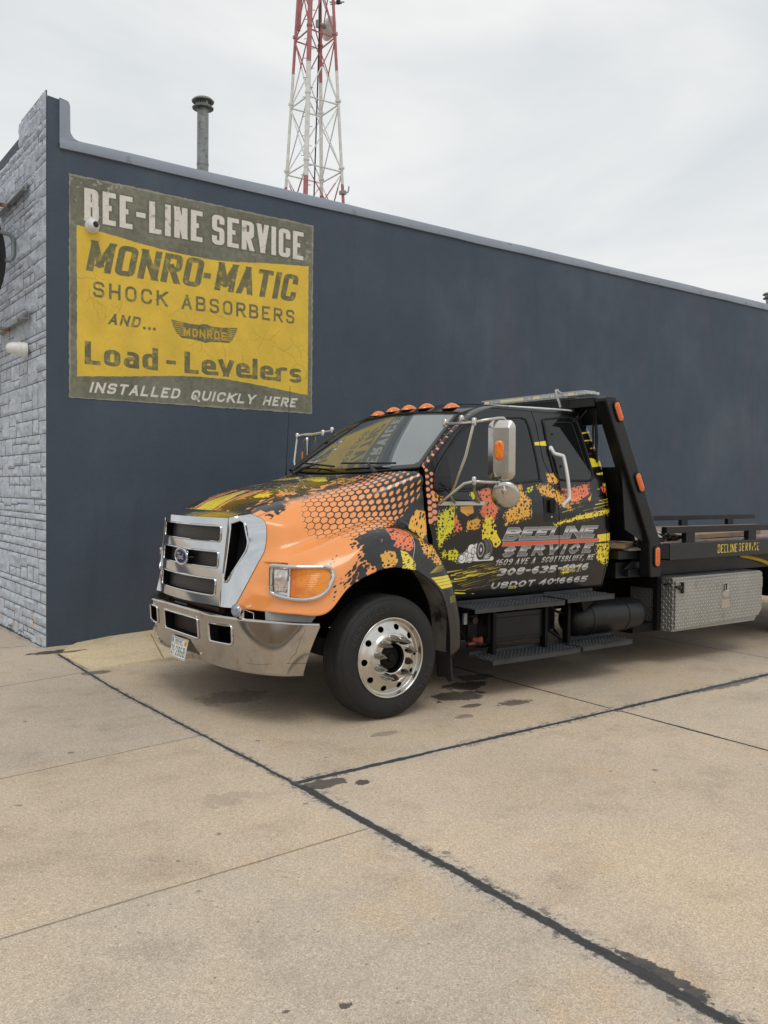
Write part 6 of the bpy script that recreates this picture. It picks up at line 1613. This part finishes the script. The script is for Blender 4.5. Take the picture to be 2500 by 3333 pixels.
b.box(P3(2.02, 1.0, .795), P3(3.7, .96, .81)); b.prism([(3.35, .72), (3.62, .74), (3.40, .60)], P3(0, 1.15, 0)[1], P3(0, 1.1, 0)[1])
b.build('step_bracket', M_blackm, truck, smooth=0)
b = MB(); b.box(P3(2.40, 1.03, .40), P3(3.02, .60, .64)); b.box(P3(2.44, 1.036, .43), P3(2.98, 1.03, .60)); 
bt = b.build('battery_box', M_black, truck, bevel=.012)
b = MB()
for k in range(4): b.box(P3(2.50 + .13 * k, 1.0, .64), P3(2.58 + .13 * k, .72, .70))
b.build('battery_cap', M_blackm, bt, bevel=.004)
b = MB(); b.box(P3(2.42, 1.02, .385), P3(3.0, .95, .398)); b.build('rust_strip', M_brown, bt, smooth=0)
b = MB(); b.lathe([(0, -.50), (.06, -.495), (.115, -.47), (.145, -.43), (.150, -.40), (.150, .38), (.145, .42), (.115, .46), (.06, .485), (0, .49)], P3(3.87, .97, .505), (1, 0, 0), 40)
for x in (3.60, 4.08): b.lathe([(.151, -.018), (.1545, -.018), (.1545, .018), (.151, .018)], P3(x, .97, .505), (1, 0, 0), 40)
tk = b.build('air_tank', M_black, truck, smooth=50)
b = MB(); b.tube([P3(3.06, 1.0, .70), P3(3.2, 1.02, .60), P3(3.38, 1.0, .56)], .013, 8); b.lathe([(.03, 0), (.03, .04), (.02, .05), (.02, .09), (0, .09)], P3(3.34, 1.0, .55), (1, 0, 0), 12)
for k in range(5): b.tube([tuple(p) for p in cr(np.array([P3(2.1 + .1 * k, .9, .72), P3(2.2 + .12 * k, .97, .45 + .03 * k), P3(2.5 + .16 * k, .93, .36 + .02 * k), P3(3.2, .9, .5)]), 6, 0)], .011, 6)
b.tube([tuple(p) for p in cr(np.array([P3(3.1, 1.02, .45), P3(3.18, 1.04, .40), P3(3.25, 1.02, .36), P3(3.3, .9, .42)]), 6, 0)], .014, 6)
b.build('air_line', M_chassis, truck, smooth=60)
M_redp = mat('faded_red', (150, 66, 62), .6, var=.2)
b = MB(); b.lathe([(.020, 0), (.020, .05), (.026, .052), (.026, .07), (0, .07)], P3(2.235, 1.03, .45), (.5, -.8, 0), 14); b.box(P3(2.20, 1.02, .405), P3(2.27, .98, .425)); b.build('jump_post', M_redp, truck)
b = MB(); b.box(P3(2.20, 1.0, .38), P3(2.30, .98, .64)); b.build('switch_panel', M_blackm, truck, bevel=.004)
b = MB(); b.box(P3(2.155, 1.005, .57), P3(2.19, .985, .66)); b.build('terminal_block', mat('pale_grey', (160, 164, 168), .5), truck, bevel=.003)
b = MB(); b.lathe([(.027, 0), (.027, .02), (0, .022)], P3(2.245, 1.02, .60), (0, -1, 0), 14); b.build('fuse_cap', M_brown, truck)
# fender splash shield and mud flap
M_worn = G('worn_shield'); w_ = M_worn.step(.5, .58, M_worn.noise(7, 7, .75)); M_worn.set(Base_Color=M_worn.mix(M_worn.math('MULTIPLY', w_, .8), lin((20, 20, 21)), lin((66, 65, 62))), Roughness=.6); M_worn = M_worn.m
for s in (1, -1):
    b = MB(); A = np.array([[(1.77, 1.20, .92), (1.86, .96, .95)], [(1.81, 1.24, .70), (1.90, .96, .70)], [(1.82, 1.25, .41), (1.92, .96, .43)]]); A = cr(cr(A, 6, 0), 8, 1); b.grid(W3(A, s)); b.build('splash_shield', M_worn, truck, smooth=60)
    b = MB(); b.tube([P3(1.825, 1.255, .42, s), P3(1.86, 1.22, .375, s), P3(1.90, 1.0, .385, s)], .006, 6); b.build('flap_hanger', M_brown, truck)
    b = MB(); n1 = 12
    A = np.array([[(1.835 + .06 * q - .02 * (1 - t), 1.24 - .25 * q, .40 - (.20 + .012 * math.sin(q * 9)) * t) for q in np.linspace(0, 1, n1)] for t in np.linspace(0, 1, 8)])
    b.grid(W3(A, s)); fl = b.build('mud_flap', mat('flap_rubber', (44, 44, 45), .85, var=.5, scale=60, bump=.8, bscale=160), truck, smooth=60)
    m_ = fl.modifiers.new('thick', 'SOLIDIFY'); m_.thickness = .01

# ---- carrier bed
M_deck = mat('deck_boards', (150, 132, 126), .85, var=.22, scale=4, dirt=((96, 86, 84), .52, .75, 5))
b = MB()
for k in range(13):
    y0 = -1.16 + k * .178; b.box(P3(4.46, y0 + .172, 1.125), P3(9.8, y0, 1.172))
b.build('deck', M_deck, truck, smooth=0)
b = MB(); b.box(P3(4.05, 1.10, 1.10), P3(4.46, -1.10, 1.118)); b.build('front_deck', mat('worn_plate', (120, 108, 102), .7, var=.25, scale=5, dirt=((70, 62, 60), .5, .7, 6)), truck, smooth=0)
cvt = Cv(4.46, 1.005, 9.8, 1.16, 560, (27, 28, 30))
nzb = fbm(cvt.X * .3, cvt.Y, 22, 4, 3); cvt.px = np.clip(cvt.px * (.8 + .5 * nzb[..., None]), 0, 1)
m = text(cvt, 'BEELINE', 5.236, 1.048, .084, .0105, L=.335, gap=.013, r=.4, seg=3, hk=1.3); m = np.maximum(m, text(cvt, 'SERVICE', 5.600, 1.053, .082, .0105, L=.36, gap=.022, r=.4, seg=3, hk=1.3))
wearm = sstep(.56, .64, fbm(cvt.X, cvt.Y, 30, 3, 71)) * sstep(5.45, 5.8, cvt.X) + .6 * sstep(.70, .74, fbm(cvt.X, cvt.Y, 30, 3, 72))
cvt.put(m * (1 - np.clip(wearm, 0, 1)), (232, 206, 60))
cvt.put(sstep(-.28, -.31, worley(cvt.X, cvt.Y, 22, 5)) * .7, (130, 130, 128))
M_beam = imgmat('bed_side_art', cvt.image('bed_art'), .4, wear=.2)
for s in (1, -1):
    b = MB()
    A = np.array([[(x, 1.232, z) for z in (1.005, 1.01, 1.155, 1.16)] for x in np.linspace(4.48, 9.8, 20)]); A[:, 0, 1] -= .006; A[:, -1, 1] -= .006
    U = np.stack([(A[..., 0] - cvt.x0) / (cvt.x1 - cvt.x0), (A[..., 2] - cvt.y0) / (cvt.y1 - cvt.y0)], -1)
    b.grid(W3(A, s), flip=(s > 0), uv=U); bm_ = b.build('side_beam', M_beam if s > 0 else M_black, truck, smooth=0)
    b = MB(); b.box(P3(4.485, 1.226, 1.005), P3(9.8, 1.12, 1.16)) if s > 0 else b.box(P3(4.485, -1.12, 1.005), P3(9.8, -1.226, 1.16))
    b.prism([(4.485, 1.225), (4.485, 1.12), (4.28, 1.10), (4.30, 1.16)] if False else [(4.30, YC - s * 1.10), (4.484, YC - s * 1.225), (4.484, YC - s * 1.10)], 1.02, 1.155, axis=2)
    b.build('beam_core', M_black, bm_, smooth=0)
    b = MB()
    hr = 1.165
    b.box(P3(4.475 if s > 0 else 4.475, s * hr + .03, 1.252), P3(9.8, s * hr - .03, 1.314))
    for x in (4.78, 5.83, 6.9, 8.0, 9.1):
        b.box(P3(x, s * hr + .028, 1.150), P3(x + .14, s * hr - .028, 1.2535)); b.box(P3(x - .02, s * hr + .03, 1.150), P3(x + .16, s * hr - .03, 1.164))
    b.build('side_rail', M_black, truck, smooth=0, bevel=.004)
# headboard
def oval_lamp(cx_, z, ang, parent, s=1, hout=1.206):
    b = MB(); u = Vector((math.sin(ang), 0, math.cos(ang))); w = Vector((math.cos(ang), 0, -math.sin(ang))); o = Vector((0, -s, 0)); c = Vector(P3(cx_, hout, z, s))
    def st(hw_, hh_, off): return [c + o * off + w * (hw_ * math.cos(a)) + u * ((hh_ - hw_) * (1 if math.sin(a) > 1e-6 else -1 if math.sin(a) < -1e-6 else 0) + hw_ * math.sin(a)) for a in np.linspace(0, 2 * math.pi, 33)[:-1]]
    L_ = [st(.044, .098, 0), st(.044, .098, .008), st(.039, .092, .012), st(.035, .088, .008)]
    b.grid(np.array([[tuple(p) for p in l + l[:1]] for l in L_])); lm = b.build('side_lamp', M_rubber, parent, smooth=60)
    b = MB(); L_ = [st(.034, .087, .004), st(.033, .086, .012), st(.022, .072, .017), st(.008, .05, .018)]
    b.grid(np.array([[tuple(p) for p in l + l[:1]] for l in L_])); b.add(L_[-1], [tuple(range(32))]); b.build('lens', M_ledamb, parent, smooth=60)
g = G('led_amber')
vd = g.voro(85, 'Distance', 'F1', .15)
M_ledamb = g.set(Base_Color=g.mix(g.step(.35, .62, vd), lin((250, 138, 52)), lin((206, 84, 26))), Roughness=.2, Coat_Weight=.5, Normal=g.bump(vd, .5, .004))
for s in (1, -1):
    b = MB()
    outer = [(3.584, 2.452), (3.611, 2.470), (3.711, 2.472), (3.741, 2.445), (4.326, 1.29), (4.374, 1.20), (4.398, .855), (4.242, .855), (4.220, 1.175), (4.156, 1.30), (3.584, 2.425)]
    b.prism(outer, P3(0, 1.20, 0, s)[1], P3(0, 1.07, 0, s)[1])
    hp = b.build('headboard_post', M_black, truck, smooth=0, bevel=.012)
    for x, z, a in ((3.745, 2.342, -.475), (4.053, 1.725, -.475), (4.322, 1.045, 0)): oval_lamp(x, z, a, hp, s)
    b = MB(); b.prism([(3.86, 1.85), (3.93, 1.84), (4.165, 1.32), (4.165, 1.19), (3.92, 1.30)], P3(0, 1.16, 0, s)[1], P3(0, 1.15, 0, s)[1]); b.build('gusset', M_black, hp, smooth=0)
b = MB(); b.box(P3(3.586, 1.068, 2.385), P3(3.70, -1.068, 2.468)); b.box(P3(3.72, 1.068, 2.235), P3(3.74, -1.068, 2.40)); b.build('headboard_beam', M_black, truck, smooth=0, bevel=.008)
b = MB(); b.prism([(3.868, 1.86), (3.884, 1.86), (4.165, 1.18), (4.145, 1.18)], P3(0, 1.088, 0)[1], P3(0, -1.088, 0)[1]); b.build('headboard_plate', M_black, truck, smooth=0)
b = MB(); b.box(P3(4.10, 1.066, .858), P3(4.35, -1.066, .925)); b.box(P3(3.95, 1.064, 1.02), P3(4.26, -1.064, 1.098)); b.prism([(4.20, .925), (4.20, 1.02), (4.06, .926)], P3(0, 1.05, 0)[1], P3(0, 1.03, 0)[1]); b.box(P3(4.0, 1.0, .84), P3(9.7, -1.0, .99)); b.build('subframe', M_black, truck, smooth=0, bevel=.006)
b = MB()
for pth in ([(3.62, 1.06, 2.36), (3.66, 1.03, 2.1), (3.72, 1.0, 1.9)], [(3.63, 1.04, 2.36), (3.71, 1.0, 2.12), (3.73, .96, 1.96), (3.68, .86, 1.90)], [(3.60, .98, 2.36), (3.60, .80, 2.2), (3.62, .60, 1.95)], [(3.64, 1.03, 2.36), (3.69, .97, 2.2), (3.70, .95, 2.02), (3.66, .84, 1.92)]):
    b.tube([tuple(p) for p in cr(np.array([P3(*p) for p in pth]), 6, 0)], .010, 6)
b.build('hydraulic_hose', M_rubber, truck, smooth=60)
# light bar along the headboard top
M_clear = mat('clear_bar_lens', (186, 188, 184), .12, .35, var=.35, scale=40, rvar=.08, bump=.5, bscale=60)
M_cream = mat('aged_lens', (214, 204, 168), .3, var=.08, scale=12)
b = MB(); b.box(P3(3.54, .80, 2.482), P3(3.68, -.34, 2.492)); b.box(P3(3.535, 1.0, 2.520), P3(3.685, -.34, 2.532)); bar = b.build('light_bar', M_silver, truck, smooth=0, bevel=.003)
yy = 1.04; rng = random.Random(3)
for k, (l, cr__) in enumerate([(.16, 0), (.08, 1), (.18, 0), (.02, 1), (.14, 0), (.09, 1), (.12, 0), (.32, 1), (.16, 0), (.07, 1), (.16, 0), (.07, 1), (.2, 0), (.1, 1), (.2, 0)]):
    if yy - l < -.36: break
    b = MB(); b.box(P3(3.53, yy, 2.492), P3(3.69, yy - l + .003, 2.520)); b.build('lens', M_cream if cr__ else M_clear, bar, smooth=0, bevel=.006); yy -= l
b = MB(); b.tube([P3(3.56, .70, 2.53), P3(3.50, .70, 2.545), P3(3.48, .71, 2.52), P3(3.52, .72, 2.44), P3(3.535, .72, 2.40)], .012, 8); b.lathe([(.02, 0), (.02, .03), (.012, .04), (0, .04)], P3(3.57, .64, 2.531), (0, 0, 1), 12); b.build('clamp', M_silver, bar, smooth=60)

# ---- diamond plate tool box
tl = Cv(0, 0, 1, 1, 128)
tx, ty_ = tl.X, tl.Y; hgt = np.zeros(tx.shape)
for ox in (-1, 0, 1):
    for oy in (-1, 0, 1):
        for (cx_, cz_, a) in ((.25, .25, .9), (.75, .75, .9), (.75, .25, -.9), (.25, .75, -.9)):
            dx, dy = tx - cx_ - ox, ty_ - cz_ - oy
            p = dx * math.cos(a) + dy * math.sin(a); q = -dx * math.sin(a) + dy * math.cos(a)
            hgt = np.maximum(hgt, np.clip(1.25 - (p / .26) ** 2 - (q / .075) ** 2, 0, 1))
tl.px = np.repeat(hgt[..., None], 3, 2)
IM_dia = tl.image('tread_height', data=True)
def diamond(name, tint, sc=16.0):
    g = G(name); sp = g.n('SeparateXYZ'); g.put(sp.inputs[0], g.co())
    geo = g.n('NewGeometry'); sn = g.n('SeparateXYZ'); g.put(sn.inputs[0], geo.outputs['Normal'])
    ax_ = g.math('ABSOLUTE', sn.outputs[0]); az_ = g.math('ABSOLUTE', sn.outputs[2])
    u = g.fmix(g.math('GREATER_THAN', ax_, .7), sp.outputs[0], sp.outputs[1]); v = g.fmix(g.math('GREATER_THAN', az_, .7), sp.outputs[2], sp.outputs[1])
    cb = g.n('CombineXYZ'); g.put(cb.inputs[0], g.math('MULTIPLY', u, sc)); g.put(cb.inputs[1], g.math('MULTIPLY', v, sc))
    t = g.n('TexImage'); t.image = IM_dia; g.put(t.inputs[0], cb.outputs[0])
    c = lin(tint); n1 = g.noise(3, 6, .65)
    base = g.ramp(n1, (.3, tuple(v * .8 for v in c)), (.7, c))
    base = g.mix(g.math('MULTIPLY', t.outputs['Color'], .3), base, lin((232, 230, 224)))
    base = g.mix(g.math('MULTIPLY', g.step(.56, .74, g.noise(5, 6, .7)), .5), base, lin((116, 110, 100)))
    return g.set(Base_Color=base, Metallic=.75, Roughness=g.fmix(g.noise(6, 4), .34, .52), Normal=g.bump(t.outputs['Color'], 1.0, .004))
M_dia = diamond('diamond_plate', (168, 167, 162))
b = MB(); b.prism([(4.565, .838), (6.03, .838), (6.03, .44), (5.93, .33), (4.565, .33)], P3(0, 1.214, 0)[1], P3(0, .72, 0)[1]); tb = b.build('tool_box', M_dia, truck, smooth=0, bevel=.004)
b = MB(); b.prism([(4.575, .806), (6.025, .826), (6.025, .445), (5.96, .385), (4.60, .352), (4.575, .36)], P3(0, 1.236, 0)[1], P3(0, 1.2145, 0)[1]); td = b.build('tool_box_door', M_dia, tb, smooth=0, bevel=.004)
b = MB(); b.box(P3(5.325, 1.240, .650), P3(5.425, 1.2362, .752)); b.prism([(5.325, .650), (5.425, .650), (5.425, .625), (5.375, .595), (5.325, .625)], P3(0, 1.2395, 0)[1], P3(0, 1.2362, 0)[1]); la = b.build('latch', M_steel, tb, smooth=0, bevel=.002)
b = MB(); b.box(P3(5.337, 1.2405, .668), P3(5.412, 1.2402, .742)); b.build('latch_recess', M_pit, tb, smooth=0)
b = MB(); b.tube([P3(5.35, 1.244, .735), P3(5.352, 1.246, .69), P3(5.36, 1.246, .675)], .007, 8); b.box(P3(5.385, 1.246, .672), P3(5.405, 1.2408, .738)); b.tube([P3(5.34, 1.248, .672), P3(5.415, 1.248, .672)], .005, 8); b.build('latch_handle', M_chrome, tb)
b = MB(); b.box(P3(5.305, 1.2395, .498), P3(5.445, 1.2362, .582)); b.build('blank_plate', M_steel, tb, smooth=0, bevel=.002)
b = MB(); b.box(P3(4.50, 1.19, .768), P3(4.562, 1.15, .782)); b.box(P3(4.558, 1.26, .745), P3(4.60, 1.238, .765)); b.box(P3(4.56, 1.246, .742), P3(4.66, 1.2365, .758)); b.lathe([(.022, 0), (.022, .02), (0, .022)], P3(4.625, 1.238, .745), (0, -1, 0), 10); b.box(P3(4.648, 1.26, .69), P3(4.672, 1.2365, .795)); b.build('rubber_latch', M_rubber, tb, smooth=0, bevel=.003)
b = MB(); b.box(P3(4.50, 1.085, .33), P3(4.562, 1.035, .86)); b.box(P3(4.49, 1.034, .725), P3(4.562, .6, .86)); b.box(P3(4.2, 1.044, .322), P3(4.555, .75, .398)); b.build('box_hanger', M_blackm, truck, smooth=0)
b = MB(); b.tube([P3(6.1, 1.1, .82), P3(6.12, 1.16, .76), P3(6.12, 1.16, .66)], .022, 8); b.build('cleat', M_galv, truck)
M_yel = mat('yellow_hose', (206, 172, 40), .5)
b = MB(); b.tube([tuple(p) for p in cr(np.array([P3(5.98, 1.0, .985), P3(6.3, 1.02, .93), P3(6.6, 1.0, .86), P3(7.0, .95, .80)]), 6, 0)], .020, 8); b.build('yellow_strap', M_yel, truck)

# ================================================================ loose things on the bed
M_wood = mat('weathered_wood', (148, 126, 98), .8, var=.25, scale=5, bump=.3, bscale=30)
def plank(x0, h0, x1, h1, z, w, tk, tilt, label):
    a = Vector(P3(x0, h0, z)); q = Vector(P3(x1, h1, z + tilt)); d = (q - a); l = d.length; u = d.normalized(); v = Vector((0, 0, 1)).cross(u).normalized(); n_ = u.cross(v)
    M_ = Matrix((( u.x, v.x, n_.x, a.x), (u.y, v.y, n_.y, a.y), (u.z, v.z, n_.z, a.z), (0, 0, 0, 1)))
    b = MB(); b.box((0, -w / 2, 0), (l, w / 2, tk), M=M_); o = b.build('plank', M_wood, None, smooth=0, bevel=.004)
    return tag(o, label, 'plank', 'timber lying on the bed')
plank(5.10, .98, 6.42, .92, 1.173, .10, .045, .020, 'long pale timber lying along the bed behind the side rail')
plank(5.05, .90, 6.0, .74, 1.173, .09, .038, .0, 'second timber half hidden behind the long pale one on the bed')
plank(3.99, 1.02, 4.50, .80, 1.119, .12, .05, .0, 'short dark board at the front of the bed beside the headboard post')
M_chain = mat('oily_chain', (62, 56, 52), .5, .7, var=.3, scale=20)
t = thing('chain', 'rusty tie-down chain heaped on the front corner of the bed', 'chain', P3(4.6, .95, 1.17))
b = MB(); rng = random.Random(8)
for k in range(60):
    f = k / 60
    px = 4.28 + .62 * f + rng.uniform(-.05, .05); ph = 1.02 + rng.uniform(-.12, .10); z = (1.185 if px > 4.46 else 1.135) + rng.uniform(0, .045); a = rng.uniform(0, 6.28); tl_ = rng.uniform(-.6, .6)
    u = Vector((math.cos(a), math.sin(a), .2 * tl_)); w = Vector((-math.sin(a) * math.cos(tl_), math.cos(a) * math.cos(tl_), math.sin(tl_)))
    c = Vector(P3(px, ph, z)); b.tube([c + u * (.036 * math.cos(q) ) + w * (.022 * math.sin(q)) for q in np.linspace(0, 2 * math.pi, 13)[:-1]], .0085, 6, closed=True)
b.build('links', M_chain, t, smooth=60)
for k, (x, h, z, dx, dz) in enumerate(((4.50, 1.05, 1.235, .11, -.055), (4.63, .98, 1.235, .12, -.04), (4.71, 1.0, 1.225, .10, -.05))):
    t = thing('ratchet_handle', ['bright steel ratchet handle leaning nearest the headboard post', 'middle steel ratchet handle on the chain heap', 'steel ratchet handle farthest from the headboard on the chain heap'][k], 'ratchet', P3(x, h, 1.19), 'ratchet handles on the chain')
    b = MB(); b.tube([P3(x - .05, h, z + .025), P3(x + dx - .05, h + .02, z + .025 + dz)], .016, 10); b.build('grip', M_alu, t)
    b = MB(); b.box(P3(x + dx - .07, h + .04, z + dz - .0), P3(x + dx - .01, h, z + dz + .03)); b.build('ratchet_body', M_chain, t, bevel=.004)
